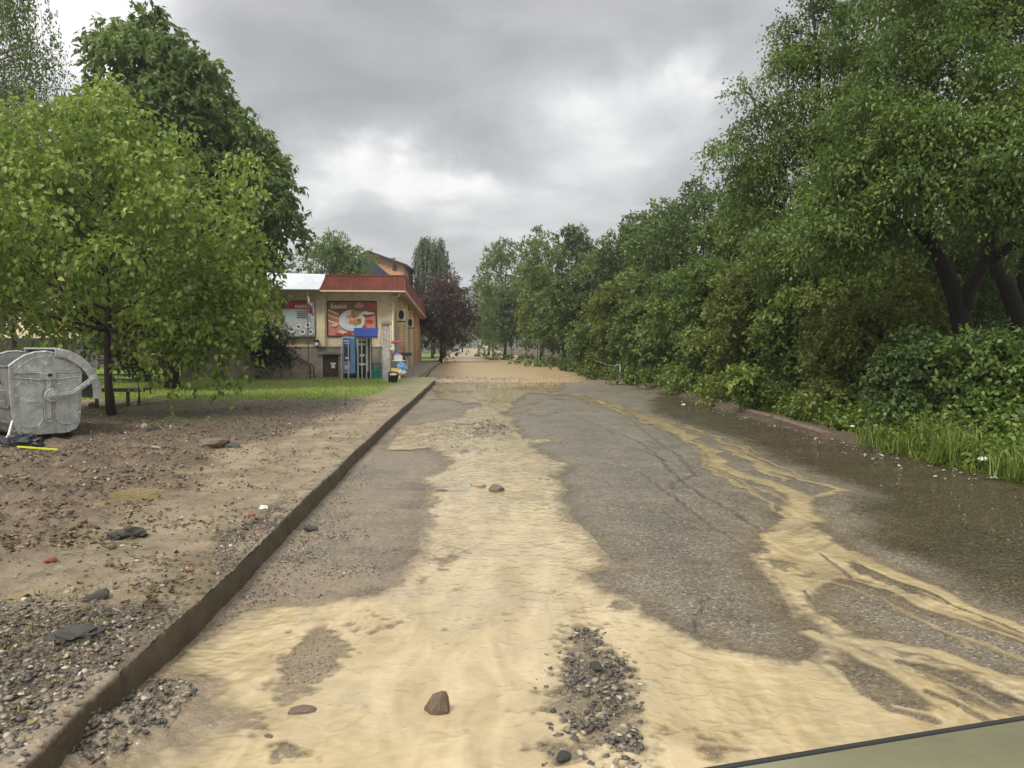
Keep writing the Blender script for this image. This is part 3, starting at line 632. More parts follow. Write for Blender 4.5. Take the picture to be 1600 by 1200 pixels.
def limbs(mb, base, clumps, r0, seed, split=.35, n=7, maxn=26, z_split=None):
    r = rng_(seed); base = Vector(base); cs = [Vector(c[:3]) for c in clumps]
    top = max(c.z for c in cs); cxm = sum((c.x for c in cs))/len(cs); cym = sum((c.y for c in cs))/len(cs)
    zs = z_split if z_split is not None else base.z+(top-base.z)*split
    pts = [base+Vector((0, 0, -.15))]; m = 9
    for i in range(1, m+1):
        t = i/m; z = base.z+(top*.93-base.z)*t
        q = Vector((base.x+(cxm-base.x)*t+r.normal(0, .04)*r0*6, base.y+(cym-base.y)*t+r.normal(0, .04)*r0*6, z)); pts.append(q)
    mb.tube(pts, [r0*(1.35 if i == 0 else 1)*(1-.88*i/m) for i in range(m+1)], n)
    for c in sorted(cs, key=lambda _: r.random())[:maxn]:
        zb = max(zs, min(c.z-(c-Vector((cxm, cym, c.z))).length*.6, top*.85)); t = (zb-base.z)/(top*.93-base.z+1e-6); i = min(m-1, max(0, int(t*m)))
        a = pts[i].lerp(pts[i+1], min(1, max(0, t*m-i))); mid = a.lerp(c, .5)+Vector((r.normal(0, .12), r.normal(0, .12), -.06*(c-a).length))
        rr = r0*(1-.88*max(0, t))*.5; q2 = mid.lerp(c, .5)+Vector((r.normal(0, .08), r.normal(0, .08), .03))
        mb.tube([a, a.lerp(mid, .5), mid, q2, c], [rr, rr*.8, rr*.6, rr*.4, rr*.15], 5)
        for _ in range(2):
            e = c+Vector(r.normal(0, .28, 3)); mb.tube([mid.lerp(c, .4), mid.lerp(e, .7), e], [rr*.35, rr*.22, .004], 4)
def tree(name, x, y, z, clumps, nleaf, L, Wd, mat, label, cat='tree', r0=.14, seed=1, bark='bark', group=None, per=9, tw=.28, droop=.5, kind='diamond', split=.3, maxn=26, trunk=True, crown='crown', z_split=None):
    t = thing(name, (x, y, z), 0, label, cat, group)
    loc_cl = [(c[0]-x, c[1]-y, c[2]-z, c[3], c[4], c[5]) for c in clumps]
    if trunk:
        mb = MB(); limbs(mb, (0, 0, 0), loc_cl, r0, seed, split, maxn=maxn, z_split=z_split); mb.build('trunk', M[bark], t, smooth=True)
    foliage(crown, loc_cl, nleaf, L, Wd, M[mat], seed, t, per, tw, droop, kind)
    return t

# big dark chestnut behind, with drooping leaf hands
cx0 = -11.0; cy0 = 24.5
PR = [(12.2, .3, cx0-.55, cy0), (11.4, 1.2, cx0-.5, cy0), (10.6, 2.0, cx0-.4, cy0), (9.3, 2.6, cx0-.3, cy0), (8.2, 3.3, cx0-.1, cy0), (7.0, 3.8, cx0+.2, cy0), (5.8, 4.1, cx0+.2, cy0), (4.6, 3.5, cx0+.2, cy0), (3.2, 3.0, cx0+.1, cy0), (2.0, 2.4, cx0, cy0)]
cl = profile_clumps(PR, 92, 11, .95)
tree('chestnut_tree', cx0-.2, cy0, KH, cl, 62000, .25, .12, 'chestnut', 'tall dark green conical tree with drooping leaves behind the bright young tree', 'tree', .2, 12, per=10, tw=.34, droop=1.0, maxn=46)
# young bright tree in front of it
cl = profile_clumps([(6.7, .4, -8.3, 15.6), (6.1, 1.5, -8.7, 15.6), (5.3, 2.6, -9.1, 15.6), (4.4, 3.3, -8.9, 15.6), (3.6, 3.4, -8.5, 15.6), (3.0, 3.2, -8.3, 15.6), (2.6, 2.6, -8.2, 15.6)], 70, 21, .52)
r_ = rng_(77)
cl += [(-8.9+math.cos(a_)*R_, 15.6+math.sin(a_)*R_*.8, z_, .30, .30, .42) for a_, R_, z_ in zip(r_.uniform(0, 6.28, 34), r_.uniform(2.4, 3.7, 34), r_.uniform(2.2, 5.8, 34))]
cl += [(-7.3, 15.0, 2.15, .5, .5, .45), (-6.7, 15.2, 1.85, .45, .5, .45), (-6.2, 14.8, 1.9, .5, .5, .5), (-5.75, 15.0, 1.75, .4, .45, .5), (-5.9, 15.4, 2.5, .5, .5, .5), (-7.0, 15.6, 2.5, .6, .5, .4), (-6.5, 14.9, 1.35, .25, .25, .35), (-9.2, 15.1, 2.1, .4, .4, .4), (-10.4, 15.2, 2.2, .5, .5, .4)]
cl += [(-5.9, 15.0, 1.75, .45, .4, .5), (-5.85, 14.9, 1.15, .16, .16, .3), (-7.1, 14.6, 1.55, .25, .3, .55), (-7.15, 14.6, 1.1, .14, .14, .25), (-6.4, 15, 2.0, .5, .4, .4), (-5.5, 15.3, 2.1, .45, .5, .45), (-9.3, 15.2, 1.75, .25, .3, .4), (-9.9, 15.4, 2.3, .6, .6, .35), (-11.2, 15.0, 2.3, .7, .7, .4), (-10.9, 15.2, 5.4, .9, .8, .7), (-5.5, 15.3, 3.0, .4, .5, .5), (-5.7, 15.5, 3.9, .4, .4, .4), (-11.6, 15, 3.6, .8, .8, .8), (-11.9, 15, 4.6, .7, .7, .6)]
tree('broadleaf_tree', -8.36, 15.5, KH, cl, 27000, .120, .092, 'leaf_bright', 'young bright green tree with large heart-shaped leaves beside the metal dumpster', 'tree', .085, 22, per=7, tw=.60, droop=1.05, kind='heart', maxn=40, z_split=1.75)
# weeping birch at the left edge
def weeping(name, x, y, z0, top, rad, nstr, L, Wd, mat, label, seed, z_low, leafn=26, bark='bark_birch', loc_z=KH, group=None, strand=(1.2, 3.2)):
    r = rng_(seed); t = thing(name, (x, y, loc_z), 0, label, 'tree', group)
    h = top-loc_z; tb = MB(); tb.tube([(0, 0, -.1), (.1, 0, h*.4), (-.05, .1, h*.75), (0, 0, h)], [.17, .12, .06, .01], 8)
    Ps = []; Ds = []
    for i in range(nstr):
        zf = r.uniform(0, 1); zb = z_low-loc_z+(h-(z_low-loc_z))*zf; a = r.uniform(0, 6.283); rr = rad*(1-.62*zf**3)*r.uniform(.35, 1.0)
        p0 = np.array([rr*math.cos(a), rr*math.sin(a), min(zb, h-.1)]); ln = r.uniform(*strand)*(.6+.4*(1-zf))
        if i % 3 == 0: tb.tube([(0, 0, max(.5, p0[2]-.9)), (p0[0]*.5, p0[1]*.5, p0[2]-.15), tuple(p0), tuple(p0+[p0[0]*.05, p0[1]*.05, -ln*.7])], [.035, .02, .010, .004], 4, cap=False)
        tt = r.random(leafn); q = p0[None]+np.stack([tt*0, tt*0, -tt*ln], 1)+r.normal(0, .055, (leafn, 3))+p0[None]*[.06, .06, 0]*tt[:, None]
        Ps.append(q); Ds.append(np.stack([r.normal(0, .5, leafn), r.normal(0, .5, leafn), -np.ones(leafn)], 1))
    tb.build('trunk', M[bark], t, smooth=True)
    leaf_mesh('crown', np.concatenate(Ps), np.concatenate(Ds), L, Wd, M[mat], seed+3, t)
    return t
weeping('birch_tree', -17.6, 25.5, 0, 15.5, 2.9, 900, .12, .06, 'leaf_mid', 'tall thin birch with hanging twigs at the left edge of the view', 31, 7.0, 34, strand=(1.4, 3.6))
weeping('weeping_birch', -8.55, 80, 0, 13.2, 3.15, 700, .26, .11, 'leaf_willow', 'grey-green weeping tree with hanging branches behind the purple tree', 32, 4.5, 30, strand=(1.8, 4.2))
# purple plum and small trees at the far end of the left pavement
cl = crown_clumps((-6.1, 66, 4.2), (3.7, 2.4, 4.0), 44, .95, 41)
tree('purple_tree', -6.3, 66, KH, cl, 22000, .19, .11, 'leaf_purple', 'dark purple-leaved tree beyond the end of the shop', 'tree', .13, 42, 'bark_dark', per=8, tw=.35)
cl = crown_clumps((-13.0, 56, 6.3), (3.1, 2.6, 4.0), 26, 1.25, 43)
tree('walnut_tree', -13.0, 56, KH, cl, 20000, .22, .11, 'leaf_mid', 'round green tree rising behind the shop roof', 'tree', .2, 44, per=9, tw=.45)
cl = crown_clumps((-17.5, 48, 5.0), (4.0, 2.6, 4.4), 22, 1.5, 143)
tree('walnut_tree', -17.5, 48, KH, cl, 15000, .26, .13, 'leaf_dark', 'dark tree filling the gap between the conical tree and the shop roof', 'tree', .2, 144, per=9, tw=.45)
cl = crown_clumps((-10.2, 31.2, 1.35), (1.35, 1.0, 1.25), 16, .55, 45)
tree('evergreen_bush', -10.2, 31.2, KH, cl, 15000, .12, .035, 'leaf_conifer', 'dark round evergreen bush in front of the shop stairs', 'bush', .07, 46, 'bark_dark', per=10, tw=.22, droop=.1, maxn=10)
for i, (x, y, zc, ra, rh, mt, lb) in enumerate([(-8.4, 92, 4.2, 2.4, 3.6, 'leaf_mid', 'small green tree beside the far road, behind the purple tree'), (-12.5, 120, 4.0, 3.0, 3.6, 'leaf_dark', 'far dark tree left of where the road ends'),
        (-10, 150, 4.2, 4.2, 3.9, 'leaf_olive', 'olive tree standing where the road disappears'), (-4.2, 165, 4.5, 3.6, 4.2, 'leaf_mid', 'far tree right of where the road disappears'), (-16, 170, 5.5, 4.6, 4.5, 'leaf_mid', 'farthest pale tree at the left of the road end')]):
    cl = crown_clumps((x, y, zc), (ra, 1.8, rh), 14, 1.1, 300+i); tree('roadside_tree', x, y, .1, cl, 5200, .32, .18, mt, lb, 'tree', .15, 310+i, per=8, tw=.6, maxn=8, group='trees at the end of the road')
# background greenery behind the bright tree (left)
for i, (x, y, zc, ra, rh, lb) in enumerate([(-27, 33, 3.2, 3.2, 3.0, 'dark leafy tree behind the low house at the far left edge'), (-21.0, 31.5, 4.4, 3.0, 2.6, 'dark tree between the low house and the grey wall'), (-14.6, 29.5, 1.9, 1.7, 1.5, 'dark bush under the conical tree, behind the slatted bench')]):
    cl = crown_clumps((x, y, zc), (ra, 1.8, rh), 18, 1.1, 400+i); tree('background_tree', x, y, KH, cl, 10000, .20, .11, 'leaf_dark', lb, 'tree', .15, 410+i, per=8, tw=.4, maxn=12, group='trees behind the left lawn')

# --- the wooded right side
def fork_trunk(t, limbs_):
    mb = MB()
    for pts, rad in limbs_: mb.tube(pts, rad, 9)
    return mb.build('trunk', M['bark_dark'], t, smooth=True)
# T1: the big near tree with a forked trunk
t = thing('forked_tree', (8.55, 14.2, .35), 0, 'large tree at the right with a dark trunk forking in two above the undergrowth', 'tree')
L0 = lambda px, py, Y: tuple(np.array(at(px, py, Y))-np.array([8.55, 14.2, .35]))
fork_trunk(t, [([L0(1520, 640, 14.2), L0(1512, 560, 14.2), L0(1502, 500, 14.2), L0(1492, 465, 14.2), L0(1470, 410, 14), L0(1452, 370, 13.8), L0(1440, 300, 13.6), L0(1425, 200, 13.5)], [.25, .20, .18, .16, .12, .10, .07, .03]),
               ([L0(1500, 490, 14.2), L0(1515, 450, 14.1), L0(1540, 408, 14.0), L0(1552, 350, 14.0), L0(1556, 280, 14), L0(1550, 120, 14), L0(1560, -100, 14)], [.15, .13, .11, .10, .08, .05, .02]),
               ([L0(1540, 408, 14.0), L0(1580, 385, 13.9), L0(1625, 372, 13.8), L0(1700, 330, 13.8)], [.11, .09, .07, .04]),
               ([L0(1455, 385, 13.9), L0(1420, 350, 13.7), L0(1370, 330, 13.5)], [.08, .05, .02]), ([L0(1552, 330, 14.0), L0(1590, 300, 13.6), L0(1640, 250, 13.2)], [.07, .05, .02])])
cl = [(*at(px, py, Y), r_, r_, r_*.85) for px, py, Y, r_ in [
    (1400, 130, 13.8, 1.0), (1450, 60, 14.2, 1.0), (1500, 110, 13.0, 1.1), (1550, 30, 13.8, 1.1), (1590, 140, 12.8, 1.1), (1650, 60, 14, 1.3), (1430, 210, 12.9, 1.0), (1500, 230, 12.4, 1.0), (1570, 240, 12.3, 1.0),
    (1640, 230, 12.3, 1.0), (1380, 260, 13.2, .9), (1350, 330, 13.4, .75), (1310, 270, 14.0, .8), (1420, 310, 12.6, .75), (1490, 320, 12.2, .65), (1560, 325, 12.2, .6), (1620, 330, 12.0, .7), (1330, 200, 14.0, .8),
    (1290, 350, 14.0, .7), (1320, 400, 13.8, .65), (1370, 390, 13.4, .6), (1420, -10, 14.4, 1.0), (1500, -60, 14.4, 1.2), (1600, -60, 14.4, 1.4), (1690, 150, 13.4, 1.2), (1700, 300, 13, 1.0), (1260, 390, 14.2, .55), (1470, -120, 14.8, 1.3), (1580, -160, 15, 1.4), (1680, -60, 14.6, 1.3)]]
rr_ = rng_(88); cl = [(*c[:3], c[3]*.74, c[4]*.74, c[5]*.74) for c in cl]; cl += [(c[0]+rr_.normal(0, .55), c[1]+rr_.normal(0, .4)-.2, c[2]+abs(rr_.normal(0, .5)), .42, .42, .34) for c in cl for _ in range(2)]
foliage('crown', [(c[0]-8.55, c[1]-14.2, c[2]-.35, c[3], c[4], c[5]) for c in cl], 88000, .100, .048, M['leaf_mid'], 51, t, 10, .46, .8)
# T2: airy tree reaching left over the road edge
t2c = [(*at(px, py, Y), r_, r_, r_*.8) for px, py, Y, r_ in [
    (1285, 20, 19, .6), (1325, 30, 19, .55), (1290, 90, 18.6, 1.0), (1240, 110, 18.8, .8), (1350, 100, 19, .9), (1225, 170, 18.6, .75), (1290, 170, 18.2, 1.0), (1350, 180, 18.6, .9), (1185, 200, 18.8, .7), (1240, 240, 18.2, .9), (1170, 240, 18.6, .5), (1310, 240, 18.2, .9),
    (1190, 280, 18.4, .75), (1250, 310, 18, .9), (1310, 320, 18, .9), (1170, 330, 18.6, .6), (1215, 370, 18, .8), (1280, 390, 17.8, .8), (1340, 400, 18, .8), (1240, 440, 18, .7), (1300, 450, 18, .7), (1290, -40, 19.4, .6), (1230, 60, 19, .45), (1160, 270, 18.8, .35)]]
rr_ = rng_(89); t2c = [(*c[:3], c[3]*.72, c[4]*.72, c[5]*.72) for c in t2c]; t2c += [(c[0]+rr_.normal(0, .45), c[1]+rr_.normal(0, .4)-.2, c[2]+rr_.normal(0, .45), .36, .36, .28) for c in t2c for _ in range(2)]
tree('airy_tree', 8.2, 18.8, .35, t2c, 56000, .105, .048, 'leaf_mid', 'tall airy tree left of the forked one, its twigs reaching out over the road edge', 'tree', .17, 52, 'bark_dark', per=9, tw=.55, droop=.8, maxn=25)
t = thing('background_tree', (9.9, 15.6, .4), 0, 'black leaning trunk at the right edge, behind the forked tree', 'tree', 'trees on the right bank')
L0 = lambda px, py, Y: tuple(np.array(at(px, py, Y))-np.array([9.9, 15.6, .4]))
fork_trunk(t, [([L0(1612, 620, 15), L0(1598, 520, 15), L0(1575, 450, 15), L0(1548, 400, 15.2), L0(1530, 330, 15.4), L0(1540, 150, 15.6), L0(1550, 0, 15.8)], [.21, .19, .16, .13, .11, .07, .03]), ([L0(1598, 520, 15), L0(1602, 430, 15), L0(1625, 300, 15.2)], [.16, .13, .08])])
foliage('crown', [(a-9.9, b-15.6, c-.4, 1.3, 1.3, 1.0) for a, b, c in [at(1400, 40, 16.5), at(1490, 0, 17), at(1600, 20, 17), at(1500, 180, 17), at(1600, 200, 16.6), at(1700, 100, 16.6), at(1450, 260, 17.5), at(1560, 300, 17.5), at(1650, 320, 17), at(1370, 200, 17.5)]], 20000, .13, .075, M['leaf_dark'], 53, t, 9, .32, .7)
# trees down the bank, nearest first: px, top py, distance, half width px, material, label
RT = [(1400, 230, 21, 150, 'leaf_dark', 'dense dark tree in the shade behind the airy tree'), (1165, 270, 30, 70, 'leaf_mid', 'tree whose top touches the left edge of the airy tree'), (1090, 280, 35, 75, 'leaf_dark', 'dark feathery-topped tree, second step down the bank skyline'),
      (1030, 312, 41, 60, 'leaf_mid', 'tree at the middle step of the bank skyline'), (985, 335, 46, 50, 'leaf_dark', 'dark tree with a spiky top on the bank skyline'), (945, 372, 54, 45, 'leaf_mid', 'lower tree in the dip between the spiky and the rounded tops'),
      (898, 352, 64, 42, 'leaf_dark', 'rounded dark tree right of the twin tops beside the far road'), (842, 355, 74, 42, 'leaf_mid', 'tall round tree beside the far road'), (785, 372, 88, 44, 'leaf_mid', 'leftmost tall tree of the right bank, leaning over the far road'),
      (760, 410, 110, 22, 'leaf_olive', 'narrow olive tree next to the gap over the far road')]
for i, (px, py, Y, hw, mt, lb) in enumerate(RT):
    top = at(px, py, Y); rad = hw/F*Y; base_z = bank_z(top[0]+.3, Y) if Y < 160 else 0
    prof_ = [(top[2]-.3, rad*.25, top[0], Y), (top[2]-1.0, rad*.55, top[0], Y), (top[2]*.78, rad*.95, top[0]+.1, Y), (top[2]*.55, rad*1.15, top[0]+.3, Y), (top[2]*.32, rad*1.15, top[0]+.4, Y), (1.4, rad*.9, top[0]+.5, Y)]
    cl = profile_clumps(prof_, 62, 500+i, .70 if Y < 60 else 1.0)
    lf_ = .14 if Y < 25 else (.18 if Y < 38 else (.23 if Y < 60 else .30))
    tree('bank_tree', top[0]+.3, Y, base_z, cl, [34000, 30000, 26000, 22000, 20000, 16000, 15000, 15000, 15000, 6000][i], lf_, lf_*.55, mt, lb, 'tree', .16, 520+i, 'bark_dark', group='trees on the right bank', per=9, tw=.3+Y*.004, droop=.6, maxn=16)
for i, (px, py, Y, hw, mt, lb, n_) in enumerate([(1530, 300, 26, 190, 'leaf_dark', 'dark tree filling the gap behind the two dark trunks', 30000), (1690, 260, 22, 150, 'leaf_dark', 'dark tree at the right edge, farthest behind the trunks', 16000)]):
    c = at(px, 420, Y); cl = crown_clumps((c[0], Y, 4.2), (hw/F*Y, 2.2, 4.0), 34, 1.0, 560+i)
    tree('bank_tree', c[0], Y, bank_z(c[0], Y), cl, n_, .19, .105, mt, lb, 'tree', .16, 570+i, 'bark_dark', group='trees on the right bank', per=9, tw=.4, maxn=12)
# shrubs under them along the road edge: px, py centre, distance, half w px, half h px
SH = [(1660, 610, 11.5, 110, 85, 'leaf_mid', 'leafy green bush at the right edge below the forked tree', .085), (1560, 600, 11.8, 80, 75, 'leaf_mid', 'low bush at the foot of the forked tree', .085), (1455, 590, 13.0, 95, 75, 'leaf_dark', 'dark low bush left of the forked trunk', .085),
      (1345, 540, 15.5, 95, 100, 'leaf_olive', 'yellowish olive bush with hanging sprays, left of the forked trunk', .085), (1250, 520, 18, 80, 105, 'leaf_mid', 'green bush under the airy tree', .09), (1165, 500, 21, 75, 110, 'leaf_olive', 'tall olive bush under the left side of the airy tree', .10),
      (1390, 480, 17, 80, 90, 'leaf_olive', 'sunny-yellow bush seen below the crown of the forked tree', .10), (1110, 480, 25, 70, 115, 'leaf_mid', 'bright green bush bulging over the kerb behind the leafy sapling', .11), (1060, 500, 28, 60, 95, 'leaf_mid', 'mid green bush at the bend of the kerb', .12),
      (1010, 520, 31, 52, 72, 'leaf_mid', 'bush beside the broken white pole', .13), (960, 500, 36, 50, 85, 'leaf_olive', 'light olive bush behind the broken white pole', .14), (925, 535, 40, 35, 45, 'leaf_mid', 'low bush at the edge of the washed gravel', .14), (905, 480, 46, 42, 85, 'leaf_dark', 'dark bush halfway along the bank', .17),
      (865, 500, 54, 36, 60, 'leaf_mid', 'bush where the gravel road narrows', .19), (840, 470, 60, 38, 75, 'leaf_olive', 'pale bush under the round far tree', .2), (800, 495, 76, 34, 55, 'leaf_dark', 'dark bush below the leftmost tall tree', .25), (770, 500, 100, 26, 45, 'leaf_mid', 'farthest bush of the right bank', .32)]
for i, (px, py, Y, hw, hh, mt, lb, ll) in enumerate(SH):
    c = at(px, py, Y); rw = hw/F*Y; rh = hh/F*Y; bz = bank_z(c[0], Y)
    cl = crown_clumps((c[0], c[1], max(c[2], bz+rh*.8)), (rw, min(rw, 1.6), rh), 34, max(.30, rw*.30), 600+i)
    cl += [(c[0]+rw*q, Y-.5, bz+.25, rw*.45, .6, .4) for q in (-.7, 0, .7)]
    ll *= 1.3
    tree('bush', c[0], Y, bz, cl, [14000, 11000, 13000, 16000, 16000, 15000, 10000, 14000, 12000, 10000, 9000, 5000, 8000, 6000, 6000, 6000, 4000][i], ll, ll*.6, mt, lb, 'bush', .035, 620+i, 'bark_dark', group='bushes along the right bank', per=9, tw=.30, droop=.55, maxn=12, split=.1)
# leafy sapling on the kerb
c = at(1165, 620, 17.5); cl = crown_clumps((c[0], 17.5, .75), (.42, .4, .50), 9, .20, 700)
tree('sapling', c[0], 17.5, .1, cl, 900, .12, .085, 'leaf_bright', 'pale bright green sapling standing alone on the right kerb', 'plant', .015, 701, per=5, tw=.2, droop=.9, kind='heart', maxn=7, split=.1)
# tall grass clumps on the right verge
def blades(P, h, wd, seed, lean=.35, name='grass', mat='grass', parent=None, loc=None, segs=3):
    r = rng_(seed); n = len(P); a = r.uniform(0, 6.283, n); d = np.stack([np.cos(a), np.sin(a), 0*a], 1); sd = np.stack([-np.sin(a), np.cos(a), 0*a], 1)
    wd = np.broadcast_to(wd, (n,))[:, None]
    hh = (np.broadcast_to(h, (n,))*r.uniform(.55, 1.25, n))[:, None]; ln = (r.uniform(.1, 1, n)*lean)[:, None]; up = np.array([0, 0, 1.0])
    V = [P+sd*wd*.5, P-sd*wd*.5]
    V += [P+up*hh*.55+d*hh*ln*.35-sd*wd*.42, P+up*hh*.55+d*hh*ln*.35+sd*wd*.42]
    V += [P+up*hh*(1-ln*.35)+d*hh*ln*1.1]
    V = np.stack(V, 1).reshape(-1, 3); b = (np.arange(n)*5)[:, None]
    Fq = np.concatenate([b+np.array([[0, 1, 2, 3]]), b+np.array([[3, 2, 4, 4]])])
    # triangles for the tips need their own 3-gons: use two tris + one
    Ft = np.concatenate([b+np.array([[0, 1, 2]]), b+np.array([[0, 2, 3]]), b+np.array([[3, 2, 4]])])
    return mesh_np(name, V, Ft, M[mat], parent, dict(var=np.repeat(r.random(n), 5)), loc=loc)
GC = [(1262, 700, .40, 'tall arching grass tuft by the stone kerb'), (1385, 715, .75, 'tall pale grass clump at the middle of the right verge'), (1450, 700, .65, 'grass clump with upright blades left of the right edge'), (1340, 690, .45, 'short grass tuft left of the tall pale clump'),
      (1500, 735, .5, 'spreading grass tuft behind the rightmost clump'), (1578, 755, .6, 'thick bright grass clump hanging over the road at the right edge'), (1560, 690, .55, 'upright grass tuft below the low bush'), (1430, 745, .35, 'low grass tuft touching the wet road'), (1620, 720, .7, 'grass clump just outside the right edge bush')]
for i, (px, py, hh, lb) in enumerate(GC):
    x, y = un(px, py, .1); x = max(x, float(rx(y))+.15); r = rng_(800+i); n = 170
    P = np.stack([r.normal(0, .14, n), r.normal(0, .14, n), 0*r.random(n)], 1)
    o = blades(P, hh*.8, .013, 810+i, .9, 'grass_clump', 'weed', loc=(x, y, float(bank_z(x, y)))); tag(o, lb, 'grass', 'grass clumps on the right verge')
# ground cover, stuff
r = rng_(900); n = 38000
yy = 1/(1/7.5+(1/60.-1/7.5)*r.random(n)); uu_ = r.random(n)**1.5*7+.02; xx = rx(yy)+uu_
ok = (fbm(xx, yy, 1.6, 4, 91)+.25 > r.normal(0, .15, n)) & (uu_ > (.65+.7*fbm(xx, yy, 1.1, 3, 92))*sstep(11, 14, yy)*sstep(40, 28, yy)); xx, yy = xx[ok], yy[ok]
tag(blades(np.stack([xx, yy, bank_z(xx, yy)], 1), .09+.007*yy, .009+.0006*yy, 901, 1.9, 'undergrowth_grass', 'weed'), kind='stuff')
r = rng_(905); n = 75000
yy = 1/(1/7.5+(1/70.-1/7.5)*r.random(n)); ug = r.random(n)**1.3*8+.15; ug = np.where((yy > 12) & (yy < 34), np.maximum(ug, .55+.5*fbm(ug*2, yy, 1.1, 3, 92)), ug); xx = rx(yy)+ug; zz_ = bank_z(xx, yy)+np.abs(r.normal(0, .22, n))*(.3+np.clip(xx-rx(yy), 0, 2))
D = r.normal(0, .7, (n, 3))+[-.3, -.4, -.3]
tag(leaf_mesh('ground_cover', np.stack([xx, yy, zz_], 1), D, .06+.0024*yy, .045+.0016*yy, M['weedleaf'], 906), kind='stuff')
r = rng_(910); n = 90000
yy = 1/(1/19.5+(1/75.-1/19.5)*r.random(n)); uu_ = r.random(n)*26; xx = kx(np.minimum(yy, 60))-1.2-uu_
ok = (yy-19.2+fbm(xx, yy, .8, 4, 61)*1.1+1.3*sstep(-6, -3.5, xx)*-1.4) > 0
ok &= ~((xx > -9.5+.0*yy) & (yy > 32.0)); xx, yy = xx[ok], yy[ok]
tag(blades(np.stack([xx, yy, np.full(len(xx), KH)], 1), .085, .018, 911, .6, 'lawn_grass', 'grass'), kind='stuff')
# weeds among the verge gravel
r = rng_(915); n = 2600; q = np.array(W([(200, 1010), (235, 985), (150, 1060), (60, 1010), (400, 690), (250, 700), (120, 715), (520, 650), (330, 640), (60, 950), (190, 930), (230, 1110), (250, 1130)], KH))
j = r.integers(0, len(q), n); pp = q[j]+r.normal(0, 1, (n, 2))*np.minimum(.16+.03*q[j, 1:2], .9); pp = pp[pp[:, 0] < kx(pp[:, 1])-.18]; pp = pp[fbm(pp[:, 0], pp[:, 1], 4, 3, 5) > 0]
zz_ = np.array([verge_z(a, b) for a, b in pp]); tag(blades(np.column_stack([pp, zz_]), .03, .006, 916, 1.0, 'verge_weeds', 'dry'), kind='stuff')

# ------------------------------------------------------------------ stones and litter
ICO = None
def ico():
    global ICO
    if ICO is None:
        t_ = (1+5**.5)/2; v = np.array([(-1, t_, 0), (1, t_, 0), (-1, -t_, 0), (1, -t_, 0), (0, -1, t_), (0, 1, t_), (0, -1, -t_), (0, 1, -t_), (t_, 0, -1), (t_, 0, 1), (-t_, 0, -1), (-t_, 0, 1)])
        f = np.array([(0, 11, 5), (0, 5, 1), (0, 1, 7), (0, 7, 10), (0, 10, 11), (1, 5, 9), (5, 11, 4), (11, 10, 2), (10, 7, 6), (7, 1, 8), (3, 9, 4), (3, 4, 2), (3, 2, 6), (3, 6, 8), (3, 8, 9), (4, 9, 5), (2, 4, 11), (6, 2, 10), (8, 6, 7), (9, 8, 1)])
        ICO = (unit(v), f)
    return ICO
def stones(name, P, size, mat, seed, flat=.55, var=None):
    r = rng_(seed); n = len(P); v, f = ico()
    V = v[None]*r.uniform(.6, 1.25, (n, 12, 1)); V = V*np.stack([r.uniform(.7, 1.3, n), r.uniform(.6, 1.1, n), r.uniform(.5, 1.1, n)*flat], 1)[:, None, :]
    tx = r.normal(0, .35, n); ty = r.normal(0, .35, n); a = r.uniform(0, 6.283, n)
    y = V[..., 1]*np.cos(tx)[:, None]-V[..., 2]*np.sin(tx)[:, None]; z = V[..., 1]*np.sin(tx)[:, None]+V[..., 2]*np.cos(tx)[:, None]; x = V[..., 0]
    x, z = x*np.cos(ty)[:, None]+z*np.sin(ty)[:, None], -x*np.sin(ty)[:, None]+z*np.cos(ty)[:, None]
    x, y = x*np.cos(a)[:, None]-y*np.sin(a)[:, None], x*np.sin(a)[:, None]+y*np.cos(a)[:, None]
    V = np.stack([x, y, z], -1)*np.broadcast_to(size, (n,))[:, None, None]*.5+P[:, None, :]
    Fc = (f[None]+(np.arange(n)*12)[:, None, None]).reshape(-1, 3)
    vv = r.random(n) if var is None else var
    return mesh_np(name, V.reshape(-1, 3), Fc, mat, attrs=dict(var=np.repeat(vv, 12)))
def scatter_poly(poly, n, seed, dens=None):
    r = rng_(seed); q = np.array(poly); lo, hi = q.min(0), q.max(0); out = np.zeros((0, 2))
    for _ in range(60):
        # sample evenly in what a viewer at the road would see: closer ground gets more
        iy = 1/(1/max(lo[1], .8)+(1/hi[1]-1/max(lo[1], .8))*r.random(n*2)); p = np.column_stack([r.uniform(lo[0], hi[0], n*2), iy])
        k_ = poly_sd(p, poly) > 0
        if dens is not None: k_ &= dens(p) > r.random(len(p))
        out = np.vstack([out, p[k_]])
        if len(out) >= n: break
    return out[:n]
zv = lambda p: np.array([verge_z(a, b) for a, b in p])
def rsize(n, seed, a, b, pw=3): return a+(b-a)*rng_(seed).random(n)**pw
spots = []
V1 = W([(0, 925), (130, 935), (240, 965), (262, 985), (225, 1010), (52, 1195), (-30, 1300), (-500, 1400), (-400, 925)], KH)
p1 = scatter_poly(V1, 15000, 1, lambda p: .35+.9*(fbm(p[:, 0], p[:, 1], 4, 4, 2) > -.15)); 
p2 = scatter_poly(W([(330, 870), (345, 838), (480, 770), (570, 695), (590, 665), (600, 660), (560, 710), (480, 775), (420, 845), (340, 908)], KH), 2200, 3)
p3 = scatter_poly(W([(-100, 700), (0, 680), (130, 690), (160, 640), (260, 628), (430, 618), (585, 616), (560, 650), (420, 690), (330, 740), (200, 790), (0, 850), (-100, 850)], KH), 5200, 4, lambda p: (.10+(fbm(p[:, 0], p[:, 1], 1.3, 4, 22) > .12))*sstep(6.5, 10, p[:, 1]))
p4 = scatter_poly(W([(0, 720), (560, 640), (640, 640), (330, 930), (0, 930)], KH), 3000, 5, lambda p: .25+(fbm(p[:, 0], p[:, 1], 2.3, 4, 29) > .1))
